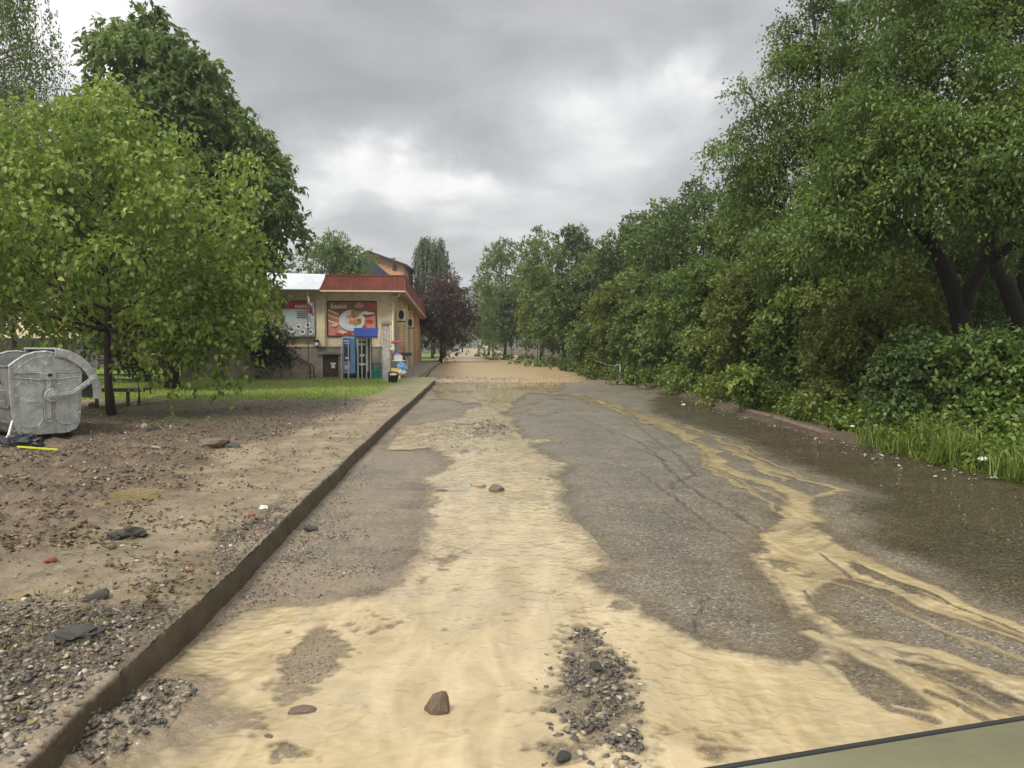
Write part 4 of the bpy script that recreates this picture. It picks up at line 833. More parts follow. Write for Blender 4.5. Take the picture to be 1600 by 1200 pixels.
for i, (pp, a, b, pw) in enumerate([(p1, .006, .045, 5), (p2, .005, .030, 4), (p3, .010, .065, 4), (p4, .004, .022, 3)]):
    pp = pp[pp[:, 0] < kx(pp[:, 1])-.03]; s_ = rsize(len(pp), 30+i, a, b, pw); spots.append((np.column_stack([pp, zv(pp)+s_*.1]), s_))
P_ = np.concatenate([a for a, _ in spots]); S_ = np.concatenate([b for _, b in spots])
tag(stones('verge_gravel', P_, S_, M['stone'], 40, var=np.clip(rng_(41).beta(.85, 1.15, len(P_)), 0, 1)), kind='stuff')
spots = []
def rz(pp): return np.array([float(np.interp(0, [0], [0])) for _ in pp])
def road_surf(pp):
    i = np.clip(np.searchsorted(Yr, pp[:, 1]), 0, len(Yr)-1); t = (pp[:, 0]-(kx(pp[:, 1])-.05))/(rx(pp[:, 1])+1.35-kx(pp[:, 1])); j = np.clip((t*(len(tc)-1)).astype(int), 0, len(tc)-1); return Zr[i, j]
q1 = scatter_poly(W([(300, 1020), (345, 970), (420, 885), (500, 795), (600, 700), (665, 615), (690, 615), (640, 660), (590, 720), (560, 800), (600, 900), (540, 930), (400, 945)]), 5200, 6, lambda p: np.exp(-((p[:, 0]-kx(p[:, 1]))/.28)**2)+.8*(fbm(p[:, 0], p[:, 1], 3, 4, 23) > .22))
q2 = scatter_poly(W([(90, 1200), (180, 1110), (235, 1065), (290, 1070), (310, 1085), (270, 1140), (200, 1185), (160, 1215)]), 1200, 7)
q3 = scatter_poly(W([(890, 970), (920, 965), (985, 1020), (1005, 1080), (1000, 1190), (985, 1260), (860, 1260), (850, 1180), (860, 1100), (830, 1060), (850, 1030)]), 2300, 8, lambda p: .06+1.0*(fbm(p[:, 0], p[:, 1], 4.2, 4, 24) > .02))
q4 = scatter_poly(W([(690, 680), (760, 655), (795, 665), (800, 690), (760, 695), (700, 700)]), 500, 9, lambda p: .1+(fbm(p[:, 0], p[:, 1], 2.0, 4, 25) > 0))
q5 = scatter_poly(W([(440, 1000), (520, 990), (530, 1040), (510, 1075), (455, 1080), (435, 1040)]), 420, 10)
q6 = scatter_poly(W([(1150, 700), (1000, 620), (1180, 655), (1310, 690), (1450, 740), (1600, 765), (1700, 800), (1700, 900), (1600, 860), (1350, 760)]), 700, 11)
q7 = scatter_poly(W([(400, 1180), (445, 1110), (480, 1100), (450, 1165), (430, 1215)]), 160, 12)
q8 = scatter_poly(W([(1270, 930), (1350, 905), (1600, 985), (1700, 1080), (1530, 1050), (1360, 1000), (1050, 960), (900, 800), (1000, 700), (1180, 800), (1200, 930)]), 900, 13)
q9 = scatter_poly(W([(820, 1030), (1010, 1030), (1040, 1190), (980, 1280), (820, 1280), (800, 1100)]), 420, 14)
for i, (pp, a, b, pw) in enumerate([(q1, .004, .024, 4), (q2, .006, .04, 3), (q3, .007, .048, 4), (q4, .015, .075, 3), (q5, .005, .018, 2), (q6, .008, .035, 3), (q7, .006, .04, 3), (q8, .004, .018, 3), (q9, .008, .04, 3)]):
    s_ = rsize(len(pp), 50+i, a, b, pw); spots.append((np.column_stack([pp, road_surf(pp)+s_*.12+(.006 if i in (2, 3, 8) else 0)]), s_))
P_ = np.concatenate([a for a, _ in spots]); S_ = np.concatenate([b for _, b in spots])
tag(stones('road_gravel', P_, S_, M['stone'], 60, var=np.clip(rng_(61).beta(.9, 1.6, len(P_)), 0, 1)), kind='stuff')
# sandy rubble where the road is washed out
q = scatter_poly(W([(672, 606), (676, 594), (690, 588), (720, 591), (830, 591), (850, 586), (905, 592), (890, 604), (780, 606)]), 1100, 15, lambda p: .35+.8*(fbm(p[:, 0], p[:, 1], .6, 3, 26) > 0))
s_ = rsize(len(q), 62, .02, .10, 3); tag(stones('washed_rubble', np.column_stack([q, .02+.05*sstep(31, 34, q[:, 1])]), s_, M['rubble'], 63), kind='stuff')
q = np.concatenate([np.column_stack([rx(y_)*0+rx(y_)-.05-np.abs(rng_(64).normal(0, .35, 900)), y_]) for y_ in [1/(1/9+(1/60.-1/9)*rng_(65).random(900))]])
s_ = rsize(len(q), 66, .012, .075, 4); tag(stones('kerbside_debris', np.column_stack([q, q[:, 0]*0+.01]), s_, M['stone'], 67), kind='stuff')
q = scatter_poly(W([(-300, 720), (0, 700), (130, 700), (560, 640), (520, 690), (330, 760), (260, 900), (240, 1000), (100, 1150), (-200, 1200)], KH), 2600, 75, lambda p: (.04+(fbm(p[:, 0], p[:, 1], 1.6, 4, 77) > .08))*(.08+.92*sstep(-.3, .3, poly_sd(p, ROUGHP)))); q = q[q[:, 0] < kx(q[:, 1])-.12]
s_ = rsize(len(q), 76, .012, .085, 4); tag(stones('mud_clods', np.column_stack([q, zv(q)+s_*.05]), s_, M['clod'], 78, .6), kind='stuff')
# dead leaves and twigs trodden into the mud
r = rng_(70)
pl = scatter_poly(W([(-300, 700), (0, 670), (580, 615), (620, 640), (300, 940), (240, 1000), (60, 1190), (-200, 1190)], KH), 7500, 71, lambda p: (.08+(fbm(p[:, 0], p[:, 1], 2, 4, 27) > .08))*(.34+.66*sstep(-.4, .3, poly_sd(p, ROUGHP)))); pl = pl[pl[:, 0] < kx(pl[:, 1])-.03]
D = np.column_stack([r.normal(0, 1, (len(pl), 2)), r.normal(0, .15, len(pl))]); tag(leaf_mesh('fallen_leaves', np.column_stack([pl, zv(pl)+.008]), D, .045, .025, M['litter'], 72), kind='stuff')

# rocks big enough to count
def rock(px, py, z, wpx, label, mat, cat='rock', hgt=.55, name='rock', seed=0, dy=.7, rot=None, sub=2, group=None, sharp=.2):
    x, y = un(px, py, z); wd = wpx/F*y; r = rng_(seed+1000)
    v, f = ico(); me = bpy.data.meshes.new(name); import bmesh
    bm = bmesh.new(); vs = [bm.verts.new(p) for p in v]
    for a in f: bm.faces.new([vs[i] for i in a])
    bmesh.ops.subdivide_edges(bm, edges=bm.edges, cuts=4 if 'lump' in name else 1, use_grid_fill=True)
    off = r.uniform(-9, 9, 3)
    for q in bm.verts:
        d = np.array(q.co); d = d/np.linalg.norm(d)
        k_ = 1+float(r.normal(0, .10 if 'lump' in name else .07))+sharp*1.8*float(fbm([d[0]*1.3+off[0]+d[2]], [d[1]*1.3+off[1]], 1, 3, seed)[0])+sharp*.5*float(fbm([d[0]*4+off[2]], [d[1]*4+d[2]*3], 1, 3, seed+5)[0])
        e = np.sign(d)*np.abs(d)**.8; e = e*np.array([1-.7*max(0, e[2]), 1-.7*max(0, e[2]), 1]) if 'pointed' in label[:14] else e; q.co = Vector(e*k_)
    bm.to_mesh(me); bm.free(); me.materials.append(M[mat])
    o = bpy.data.objects.new(name, me); link(o); o.scale = (wd*.5, wd*.5*dy, wd*.5*hgt); o.location = (x, y, z+wd*.5*hgt*.35); o.rotation_euler = rot or (r.normal(0, .1), r.normal(0, .1), r.uniform(0, 3))
    return tag(o, label, cat, group)
rock(686, 1112, .0, 40, 'brown pointed stone standing out of the muddy stream at the bottom centre', 'rock', hgt=1.5, seed=1, rot=(.15, .3, .3))
rock(473, 1113, -.01, 42, 'flat grey stone nearly covered by muddy water left of the pointed one', 'rock', hgt=.35, seed=2, rot=(0, 0, .1))
rock(775, 766, .0, 26, 'brown stone in the middle of the stream', 'rock', hgt=.5, seed=3)
rock(748, 759, .0, 30, 'pale flat stone beside the brown one in mid stream', 'rock_pale', hgt=.3, seed=4)
rock(690, 769, -.01, 22, 'low dark stone left of the pale flat one in mid stream', 'rock', hgt=.3, seed=5)
rock(881, 1184, .0, 32, 'slate-grey flat stone at the foot of the gravel bank', 'rock_dark', hgt=.4, seed=6)
rock(932, 1044, .015, 26, 'dark flat stone on the gravel bank', 'rock_dark', hgt=.4, seed=7)
rock(962, 1193, .0, 15, 'small white stone at the bottom of the gravel bank', 'rock_pale', hgt=.8, seed=8)
rock(938, 1120, .01, 17, 'whitish stone on the lower gravel bank', 'rock_pale', hgt=.6, seed=9)
rock(202, 838, KH, 46, 'black heap of broken asphalt on the muddy pavement', 'rock_dark', 'asphalt lump', .45, 'asphalt_lump', 10, sharp=.35, rot=(0, 0, .1))
rock(185, 841, KH, 20, 'smaller black asphalt lump left of the heap', 'rock_dark', 'asphalt lump', .5, 'asphalt_lump', 11, sharp=.35)
rock(153, 938, KH, 40, 'dark grey block on the edge of the gravel patch', 'rock_dark', hgt=.6, seed=12)
rock(108, 925, KH, 28, 'flat pale stone beside the dark block', 'rock_pale', hgt=.3, seed=13)
rock(115, 998, KH, 76, 'long dark asphalt slab lying on the gravel patch', 'rock_dark', 'asphalt lump', .28, 'asphalt_lump', 14, sharp=.3, rot=(.05, 0, .15))
rock(140, 966, KH, 30, 'small dark slab above the long one', 'rock_dark', 'asphalt lump', .3, 'asphalt_lump', 15)
rock(95, 1047, KH, 32, 'thin grey flake below the long slab', 'rock_dark', hgt=.2, seed=16)
rock(62, 1165, KH, 20, 'cream-coloured stone near the kerb at the bottom left', 'rock_pale', hgt=.7, seed=17)
rock(32, 1160, KH, 15, 'pale brown stone left of the cream one', 'rock_pale', hgt=.8, seed=18)
rock(335, 695, KH, 42, 'brown flat lump of turf, left one of the pair by the track', 'rock', 'clod', .4, 'clod', 19, sharp=.3)
rock(365, 700, KH, 26, 'dark clod with an overhanging edge, right one of the pair by the track', 'rock_dark', 'clod', .4, 'clod', 20)
rock(296, 667, KH, 20, 'black lump in the rubble below the conical tree', 'rock_dark', 'asphalt lump', .5, 'asphalt_lump', 21)
rock(240, 675, KH, 22, 'dark lump in the rubble right of the tree trunk', 'rock_dark', 'asphalt lump', .6, 'asphalt_lump', 22)
rock(225, 668, KH, 18, 'yellowish stone left of the dark lump', 'rock_pale', hgt=.5, seed=23)
rock(246, 701, KH, 18, 'pale flat stone on the muddy ground below the rubble', 'rock_pale', hgt=.35, seed=24)
rock(146, 636, KH, 16, 'round black stone between the dumpster and the trunk', 'rock_dark', hgt=.7, seed=25)
rock(486, 826, .03, 26, 'thin dark slate chip lying at the kerb on the road', 'rock_dark', hgt=.25, seed=26, rot=(.1, .15, .3))
rock(108, 812, KH, 26, 'flat dark piece of asphalt left in the mud', 'rock_dark', 'asphalt lump', .3, 'asphalt_lump', 27)
rock(92, 838, KH, 18, 'yellow-brown chip in the mud', 'rock_pale', hgt=.3, seed=28)
for i, (px, py, w_, lb) in enumerate([(297, 893, 13, 'brick-red fragment, left one of the pair by the kerb'), (312, 891, 13, 'brick-red fragment, right one of the pair by the kerb'), (393, 805, 12, 'brick-red fragment farther up the kerb'), (78, 877, 20, 'reddish clod of earth in the mud at the left'), (420, 1153, 16, 'wet grey pebble beside the lower left shallow')]):
    rock(px, py, KH if px < 410 else 0, w_, lb, 'rock_red' if i < 4 else 'rock', hgt=.45, seed=30+i)

# ------------------------------------------------------------------ materials for the made things
def mk_galv():
    m, nt, b = newmat('galvanised_steel'); p = pos(nt)
    v = nd(nt, 'ShaderNodeTexVoronoi', Vector=p, Scale=38.0); n = nd(nt, 'ShaderNodeTexNoise', Vector=p, Scale=5.5, Detail=8.0, Roughness=.68, Distortion=.6).outputs[0]
    c = mixc(nt, ramp(nt, n, [(.36, 0.0), (.62, 1.0)]), (.30, .32, .31), (.56, .58, .56))
    g_ = nd(nt, 'ShaderNodeSeparateColor', Color=v.outputs['Color']).outputs[0]
    c = mixc(nt, .22, c, mixc(nt, g_, (.38, .40, .39), (.62, .64, .62)))
    n2 = nd(nt, 'ShaderNodeTexNoise', Vector=p, Scale=13.0, Detail=4.0, Roughness=.5, Distortion=1.2).outputs[0]
    c = mixc(nt, ramp(nt, n2, [(.60, 0.0), (.68, .85)]), c, (.80, .81, .78))
    sp = nd(nt, 'ShaderNodeSeparateXYZ', Vector=p).outputs[2]
    n3 = nd(nt, 'ShaderNodeTexNoise', Vector=nd(nt, 'ShaderNodeMapping', Vector=p, Scale=(9, 9, 1.2)).outputs[0], Scale=1.5, Detail=7.0, Roughness=.7).outputs[0]
    c = mixc(nt, mth(nt, 'MULTIPLY', ramp(nt, n3, [(.50, 0.0), (.68, 1.0)]), .5), c, (.20, .17, .12))
    setb(b, nt, Base_Color=c, Roughness=ramp(nt, n, [(.3, .38), (.7, .62)]), Metallic=.35); return m
M['galv'] = mk_galv()
M['galv_dark'] = simple('galvanised_dull', (.20, .20, .19), .55, .4, .3, 5, dirt=.6)
M['black'] = simple('black_rubber', (.018, .018, .018), .6, var=.2)
M['steel'] = simple('dark_steel', (.03, .035, .035), .5, .3, dirt=.3)
M['white'] = simple('white_paint', (.72, .72, .70), .5, dirt=.35, scale=9)
M['plaster'] = simple('beige_plaster', (.80, .67, .45), .85, var=.12, scale=1.6, dirt=.32, bump=.15)
M['plaster_grey'] = simple('grey_render', (.33, .285, .225), .9, var=.2, scale=1.2, dirt=.5, bump=.2)
M['plaster_pink'] = simple('orange_plaster', (.62, .36, .19), .85, var=.08, scale=1.0)
M['soffit'] = simple('soffit_boards', (.40, .33, .24), .8, var=.2, scale=2, dirt=.3)
M['red'] = simple('red_sheet', (.20, .045, .032), .5, var=.3, scale=2.2, dirt=.4)
M['zinc'] = simple('pale_roof_sheet', (.52, .56, .60), .4, .2, var=.1, scale=1.4, dirt=.15)
M['brown_door'] = simple('brown_door', (.055, .04, .032), .6, var=.3, scale=5)
M['glass'] = simple('dark_glass', (.03, .035, .04), .12, spec=.8)
M['blue'] = simple('blue_panel', (.03, .16, .55), .35, var=.2, scale=3)
M['blue_light'] = simple('light_blue_panel', (.20, .42, .72), .35, var=.15, scale=3)
M['blue_roof'] = simple('navy_blue_sheet', (.025, .07, .30), .45, var=.15, scale=3)
M['teal'] = simple('teal_plastic', (.01, .25, .22), .4)
M['yellow'] = simple('yellow_card', (.70, .48, .05), .5)
M['lime'] = simple('lime_plastic', (.55, .62, .02), .45, var=.1)
M['pink'] = simple('coral_plastic', (.42, .09, .08), .6)
M['lilac'] = simple('lilac_plastic', (.36, .30, .60), .5)
M['concrete'] = simple('pale_concrete', (.66, .64, .60), .85, var=.3, scale=5, dirt=.7, bump=.4)
M['wall_grey'] = simple('grey_wall', (.11, .105, .095), .9, var=.3, scale=1.2, dirt=.4)
M['dark_roof'] = simple('dark_roof', (.035, .028, .028), .8, var=.3, scale=2)
M['bag'] = simple('black_bag', (.03, .032, .04), .25, var=.4, scale=8)
M['paper'] = simple('white_paper', (.75, .74, .70), .7, var=.08)
M['p_red'] = simple('poster_red', (.46, .07, .05), .45, var=.3, scale=9)
M['p_brown'] = simple('poster_brown', (.26, .13, .085), .45, var=.3, scale=4)
M['p_orange'] = simple('poster_orange', (.72, .22, .05), .4, var=.2, scale=9)
M['p_cream'] = simple('poster_cream', (.72, .62, .48), .4, var=.12, scale=8)
M['p_plate'] = simple('poster_plate', (.66, .70, .74), .4, var=.1, scale=6)
M['p_green'] = simple('poster_green', (.26, .30, .06), .5, var=.4, scale=14)
M['p_rose'] = simple('poster_rose', (.66, .24, .20), .4, var=.3, scale=11)
M['p_grey'] = simple('poster_grey', (.44, .50, .50), .5, var=.1, scale=4)
M['paint'] = simple('beige_car_paint', (.37, .355, .235), .12, .5, var=.10, scale=7, dirt=.10)

# ------------------------------------------------------------------ dumpster
D = thing('dumpster', (-7.2, 11.5, KH-.02), R(50), 'large galvanised metal waste container with its domed lid rolled open, at the left edge', 'dumpster')
HP = [(-.36, .10), (.28, .10), (.40, .15), (.455, .26), (.475, .45), (.495, .75), (.505, 1.02), (.49, 1.08), (.40, 1.18), (.28, 1.275), (.14, 1.34), (0, 1.37), (-.14, 1.36), (-.28, 1.315), (-.40, 1.235), (-.50, 1.15), (-.50, .75), (-.48, .45), (-.46, .26), (-.43, .16)]
b = MB()
prof_ = [(.49, 1.06), (.505, 1.02), (.495, .75), (.475, .45), (.455, .26), (.40, .15), (.28, .10), (-.36, .10), (-.43, .16), (-.46, .26), (-.48, .45), (-.50, .75), (-.50, 1.15)]
n_ = len(prof_); inn = [(x*.965, z+(.03 if z < .2 else 0)) for x, z in prof_]
V = [(x, y, z) for y in (0, 1.25) for x, z in prof_]+[(x, y, z) for y in (0, 1.25) for x, z in inn]
Fs = [(i, i+1, n_+i+1, n_+i) for i in range(n_-1)]+[(2*n_+i+1, 2*n_+i, 3*n_+i, 3*n_+i+1) for i in range(n_-1)]+[(0, n_, 3*n_, 2*n_), (n_-1, 2*n_+n_-1, 3*n_+n_-1, 2*n_-1)]
b.add(V, Fs); b.tube([(-.5, 0, 1.15), (-.5, 1.25, 1.15)], .02, 8); b.tube([(.5, 0, 1.04), (.5, 1.25, 1.04)], .02, 8)
b.box(-.515, -.497, .02, 1.23, .52, .56); b.box(-.515, -.498, .02, 1.23, .30, .33)
b.build('body', M['galv_dark'], D, bevel=.004)
for yy_ in (-.028, 1.25):
    e = MB(); e.prism(HP, yy_, yy_+.028)
    if yy_ < 0:
        def loop(pts, r_=.0075, yq=-.033): e.tube([(x, yq, z) for x, z in pts+[pts[0], pts[1]]], r_, 6, cap=False)
        def rr(x0, x1, z0, z1, rb, rt):
            o_ = []
            for cxx, czz, a0, r_ in ((x1-rt, z1-rt, 0, rt), (x0+rt, z1-rt, 90, rt), (x0+rb, z0+rb, 180, rb), (x1-rb, z0+rb, 270, rb)):
                o_ += [(cxx+r_*math.cos(R(a0+t_*18)), czz+r_*math.sin(R(a0+t_*18))) for t_ in range(6)]
            return o_
        pl_ = rr(-.405, -.075, .225, .905, .13, .06); pr_ = rr(.105, .43, .235, .905, .13, .06)
        e.prism(pl_, -.036, -.02); e.prism(pr_, -.036, -.02); loop(pl_, .006, -.036); loop(pr_, .006, -.036)
        tp = [(-.43, 1.075), (-.32, 1.19), (-.18, 1.27), (0, 1.305), (.16, 1.28), (.32, 1.20), (.44, 1.085)]
        e.prism(tp, -.034, -.02); loop(tp, .006, -.034)
        tr_ = [(-.44, 1.045), (.46, 1.045), (.46, .975), (.13, .935), (-.07, .935), (-.44, .985)]; loop(tr_, .010, -.034)
        e.box(-.43, .455, -.045, -.028, 1.045, 1.066)
        ch_ = [(-.065, .93), (.085, .93), (.075, .33), (.05, .29), (-.02, .29), (-.045, .33)]; loop(ch_, .009, -.038)
        e.prism([(-.02, .93), (.05, .93), (.045, .34), (-.01, .34)], -.050, -.028)
        e.box(-.10, .12, -.060, -.028, .94, 1.05); e.box(-.29, -.12, -.052, -.030, .60, .612); e.box(-.26, -.15, -.045, -.030, .613, .635)
        e.box(.01, .06, -.085, -.055, .99, 1.035, 1)
    e.tube([(x, yy_+.014, z) for x, z in HP[6:16]], .022, 8)
    ep = e.build('end_panel', [M['galv'], M['black']], D, bevel=.006)
hub = (.045, .70)
l = MB(); na = 22; ro_, ri_ = .72, .60
ang = [R(84-(92*i/na)) for i in range(na+1)]
arcp = lambda r_: [(hub[0]+r_*math.cos(a)*.99, hub[1]+r_*math.sin(a)*1.0) for a in ang]
oo, ii_ = arcp(ro_), arcp(ri_)
for y_a, y_b in ((-.085, -.055), (1.285, 1.315)):
    V = []
    for y_ in (y_a, y_b): V += [(x, y_, z) for x, z in oo]+[(x, y_, z) for x, z in ii_]
    m_ = na+1; Fs = []
    for i in range(na): Fs += [(i, i+1, m_+i+1, m_+i), (2*m_+i+1, 2*m_+i, 3*m_+i, 3*m_+i+1), (i, 2*m_+i, 2*m_+i+1, i+1), (m_+i+1, 3*m_+i+1, 3*m_+i, m_+i)]
    Fs += [(0, m_, 3*m_, 2*m_), (na, 2*m_+na, 3*m_+na, m_+na)]; l.add(V, Fs)
o2 = arcp(ro_-.012); V = [(x, y_, z) for y_ in (-.085, 1.315) for x, z in oo]+[(x, y_, z) for y_ in (-.085, 1.315) for x, z in o2]; m_ = na+1
Fs = [(i, m_+i, m_+i+1, i+1) for i in range(na)]+[(2*m_+i+1, 3*m_+i+1, 3*m_+i, 2*m_+i) for i in range(na)]+[(0, 2*m_, 3*m_, m_), (na, m_+na, 3*m_+na, 2*m_+na)]
l.add(V, Fs); l.tube([(x, -.07, z) for x, z in oo], .016, 6); l.tube([(oo[0][0], -.08, oo[0][1]), (oo[0][0], 1.3, oo[0][1])], .018, 6)
lid = l.build('lid', M['galv'], D, bevel=.004)
for y_, dr in ((-.085, -1), (1.335, 1)):
    a = MB(); path = [(hub[0], hub[1]), (.13, .695), (.33, .71), (.46, .80), (.655, .945)]
    for k_ in range(len(path)-1):
        (xa, za), (xb, zb) = path[k_], path[k_+1]; L_ = math.hypot(xb-xa, zb-za); q = math.atan2(zb-za, xb-xa)
        Mx = Matrix.Translation((xa, y_, za)) @ Matrix.Rotation(-q, 4, 'Y'); a.box(-.012, L_+.012, -.016, .016, -.040, .040, 0, Mx); a.box(0, L_, -.030, .030, -.012, .012, 0, Mx)
    a.prism([(path[-1][0]+.05*math.cos(R(t_*30)), path[-1][1]+.05*math.sin(R(t_*30))) for t_ in range(12)], y_-.02, y_+.02)
    ar = a.build('lid_arm', M['galv'], D, bevel=.005)
    h_ = MB(); h_.prism([(hub[0]+.105*math.cos(R(t_*20)), hub[1]+.105*math.sin(R(t_*20))) for t_ in range(18)], y_-.025, y_+.02)
    h_.prism([(hub[0]+.06*math.cos(R(t_*20)), hub[1]+.06*math.sin(R(t_*20))) for t_ in range(18)], y_-.055, y_-.024); h_.prism([(hub[0]+.028*math.cos(R(t_*30)), hub[1]+.028*math.sin(R(t_*30))) for t_ in range(12)], y_-.085, y_-.054)
    h_.build('hub', M['galv'], ar, bevel=.006)
hb = MB(); hb.tube([(-.50, .22, .78), (-.575, .22, .78), (-.575, .38, .78), (-.50, .38, .78)], .011, 6); hb.tube([(-.50, .22, .62), (-.575, .22, .62), (-.575, .38, .62), (-.50, .38, .62)], .011, 6); hb.tube([(-.575, .22, .62), (-.575, .22, .78)], .011, 6)
hb.build('handle', M['galv'], D)
for (x_, y_) in ((-.34, .12), (.34, .12), (-.34, 1.12), (.34, 1.12)):
    c = MB(); c.prism([(y_+.085*math.cos(R(t_*24)), .085+.085*math.sin(R(t_*24))) for t_ in range(15)], x_-.022, x_+.022, 'x'); c.box(x_-.04, x_-.028, y_-.03, y_+.03, .06, .14); c.box(x_+.028, x_+.04, y_-.03, y_+.03, .06, .14); c.build('caster', M['black'], D, bevel=.004)
gb = MB(); gb.tube([(-.47, 0, .33), (-.56, -.12, .14), (-.60, -.15, .10)], .02, 6); gb.build('brake_bar', M['galv'], D)

def crumple(name, loc, sx, sy, sz, mat, label, cat, seed, rot=0, group=None):
    r = rng_(seed); v, f = ico(); import bmesh
    me = bpy.data.meshes.new(name); bm = bmesh.new(); vs = [bm.verts.new(p) for p in v]
    for a in f: bm.faces.new([vs[i] for i in a])
    bmesh.ops.subdivide_edges(bm, edges=bm.edges, cuts=3, use_grid_fill=True)
    for q in bm.verts:
        d = unit(np.array(q.co)); k_ = 1+.55*float(r.normal(0, .35)); k_ = max(.45, min(1.35, k_)); q.co = Vector(d*k_)
        if q.co.z < -.3: q.co.z = -.3
    bm.to_mesh(me); bm.free(); me.materials.append(M[mat]); o = bpy.data.objects.new(name, me); link(o); o.location = loc; o.scale = (sx, sy, sz); o.rotation_euler = (0, 0, rot)
    return tag(o, label, cat, group)
def gp(px, py, z=KH): x, y = un(px, py, z); return (x, y, z)
q = D.matrix_basis @ Vector((-.1, .7, .98)); crumple('rubbish_bag', tuple(Vector(D.location)+Matrix.Rotation(R(50), 3, 'Z') @ Vector((-.05, .62, .95))), .42, .5, .22, 'bag', 'black rubbish bag filling the open metal dumpster', 'rubbish bag', 71)
crumple('plastic_wrapper', tuple(Vector(D.location)+Matrix.Rotation(R(50), 3, 'Z') @ Vector((-.36, .30, 1.14))), .07, .05, .05, 'pink', 'small red wrapper on top of the rubbish in the dumpster', 'wrapper', 72)
x, y, _ = gp(40, 699); crumple('plastic_bag', (x, y, KH+.05), .23, .15, .15, 'bag', 'crumpled black plastic bag on the ground in front of the dumpster', 'plastic bag', 73)
x, y, _ = gp(12, 700); crumple('plastic_bag', (x, y, KH+.04), .13, .1, .09, 'bag', 'small black bag scrap left of the crumpled bag', 'plastic bag', 74)
x, y, _ = gp(22, 690); crumple('paper_scrap', (x, y, KH+.08), .06, .05, .13, 'galv_dark', 'grey cardboard scrap standing behind the crumpled bag', 'paper scrap', 75)
(xa, ya, _), (xb, yb, _) = gp(28, 706), gp(91, 711)
b = MB(); b.box(0, math.hypot(xb-xa, yb-ya), -.012, .012, 0, .022); tag(b.build('plastic_strip', M['lime'], loc=(xa, ya, KH+.06), rot=(0, 0, math.atan2(yb-ya, xb-xa)), bevel=.003), 'long lime-yellow plastic strip on the mud in front of the dumpster', 'plastic strip')
for i, (px, py, z, s_, lb) in enumerate([(1323, 656, .25, .05, 'white paper scrap on the grass above the broken kerb'), (1332, 668, .18, .035, 'small white scrap just below the one above the kerb'), (1535, 720, .15, .05, 'white crumpled scrap at the road edge near the rightmost grass'), (1497, 698, .15, .03, 'tiny white scrap among the tall grass'), (412, 797, KH, .035, 'white torn paper on the muddy pavement by the kerb'), (1390, 627, .3, .035, 'white scrap under the dark low bush'), (1068, 634, .05, .045, 'white crumpled scrap by the kerb at the bend')]):
    x, y = un(px, py, z); crumple('paper_scrap', (x, y, z+.02), s_, s_, s_*.6, 'paper', lb, 'paper scrap', 80+i)

# ------------------------------------------------------------------ benches, wall, houses at the left
x, y, _ = gp(185, 641); B = thing('metal_bench', (x-.45, y+.9, KH), R(3), 'dark metal bench frame behind the trunk of the bright young tree', 'bench')
b = MB(); b.box(-.75, .75, -.02, .02, .74, .77); b.box(-.75, .75, -.02, .02, .64, .66); b.tube([(.72, .0, .77), (.72, 0, .30)], .014, 6); b.tube([(-.72, .0, .77), (-.72, 0, .30)], .014, 6); b.tube([(.40, 0, .77), (.55, -.2, .42)], .01, 5); b.build('backrest', M['steel'], B)
b = MB()
for k_ in range(4): b.box(-.78, .78, -.42+k_*.11, -.35+k_*.11, .415, .44)
b.box(-.78, .78, -.44, -.42, .38, .44); b.build('seat', M['steel'], B)
for s_ in (-.35, .35):
    b = MB(); b.box(s_-.03, s_+.03, -.36, -.31, 0, .40); b.box(s_+.10, s_+.14, -.06, -.02, 0, .40); b.box(s_-.03, s_+.14, -.36, -.02, .385, .412); b.build('leg', M['steel'], B)
x, y, z = at(278, 572, 41); B = thing('slatted_bench', (x, 41, KH), R(-4), 'white slatted bench far behind the bright tree, in front of the grey wall', 'bench')
for k_ in range(3): b = MB(); b.box(-.85, .85, .25, .28, .52+k_*.17, .62+k_*.17); b.build('back_slat', M['white'], B)
b = MB(); b.box(-.85, .85, -.25, .20, .42, .45); b.build('seat', M['white'], B)
for s_ in (-.6, .6): b = MB(); b.box(s_-.03, s_+.03, -.2, -.14, 0, .42); b.box(s_-.03, s_+.03, .2, .25, 0, 1.0); b.build('leg', M['steel'], B)
def xat(px, Y): return (px-800)/F*Y
b = MB(); b.box(xat(95, 46), xat(455, 46), 46, 46.3, KH-.1, 1.42); b.box(xat(95, 46)-.05, xat(455, 46)+.05, 45.95, 46.35, 1.42, 1.50)
for k_ in range(9): b.box(xat(95, 46)+.6+k_*1.5, xat(95, 46)+.85+k_*1.5, 45.93, 46, KH-.1, 1.41)
tag(b.build('garden_wall', M['wall_grey']), 'long low grey wall behind the lawn on the left', 'wall')
Hs = thing('low_house', (xat(60, 52), 52, KH), 0, 'low pale house half hidden by leaves at the left edge', 'house')
b = MB(); b.box(-6, 3, 0, 7, 1.9, 5.2); b.build('wall', M['plaster'], Hs); b = MB(); b.box(-6.1, 3.2, -.1, 7, -.2, 1.9); b.build('ground_floor', M['dark_roof'], Hs)
b = MB(); b.prism([(-6.6, 5.2), (3.6, 5.2), (-1.5, 7.4)], -.5, 7.5); b.build('roof', M['red'], Hs)
b = MB(); b.box(1.0, 1.9, -.06, 0.0, 1.95, 4.6); b.build('pillar', M['plaster_pink'], Hs)
for k_ in (-4.6, -2.4, -.2): b = MB(); b.box(k_-.5, k_+.5, -.03, .0, 2.9, 4.2); w_ = b.build('window', M['glass'], Hs); b = MB(); b.box(k_-.58, k_+.58, -.06, -.03, 2.82, 2.90); b.box(k_-.58, k_-.5, -.05, -.03, 2.9, 4.28); b.box(k_+.5, k_+.58, -.05, -.03, 2.9, 4.28); b.box(k_-.5, k_+.5, -.05, -.03, 4.2, 4.28); b.build('frame', M['white'], w_)
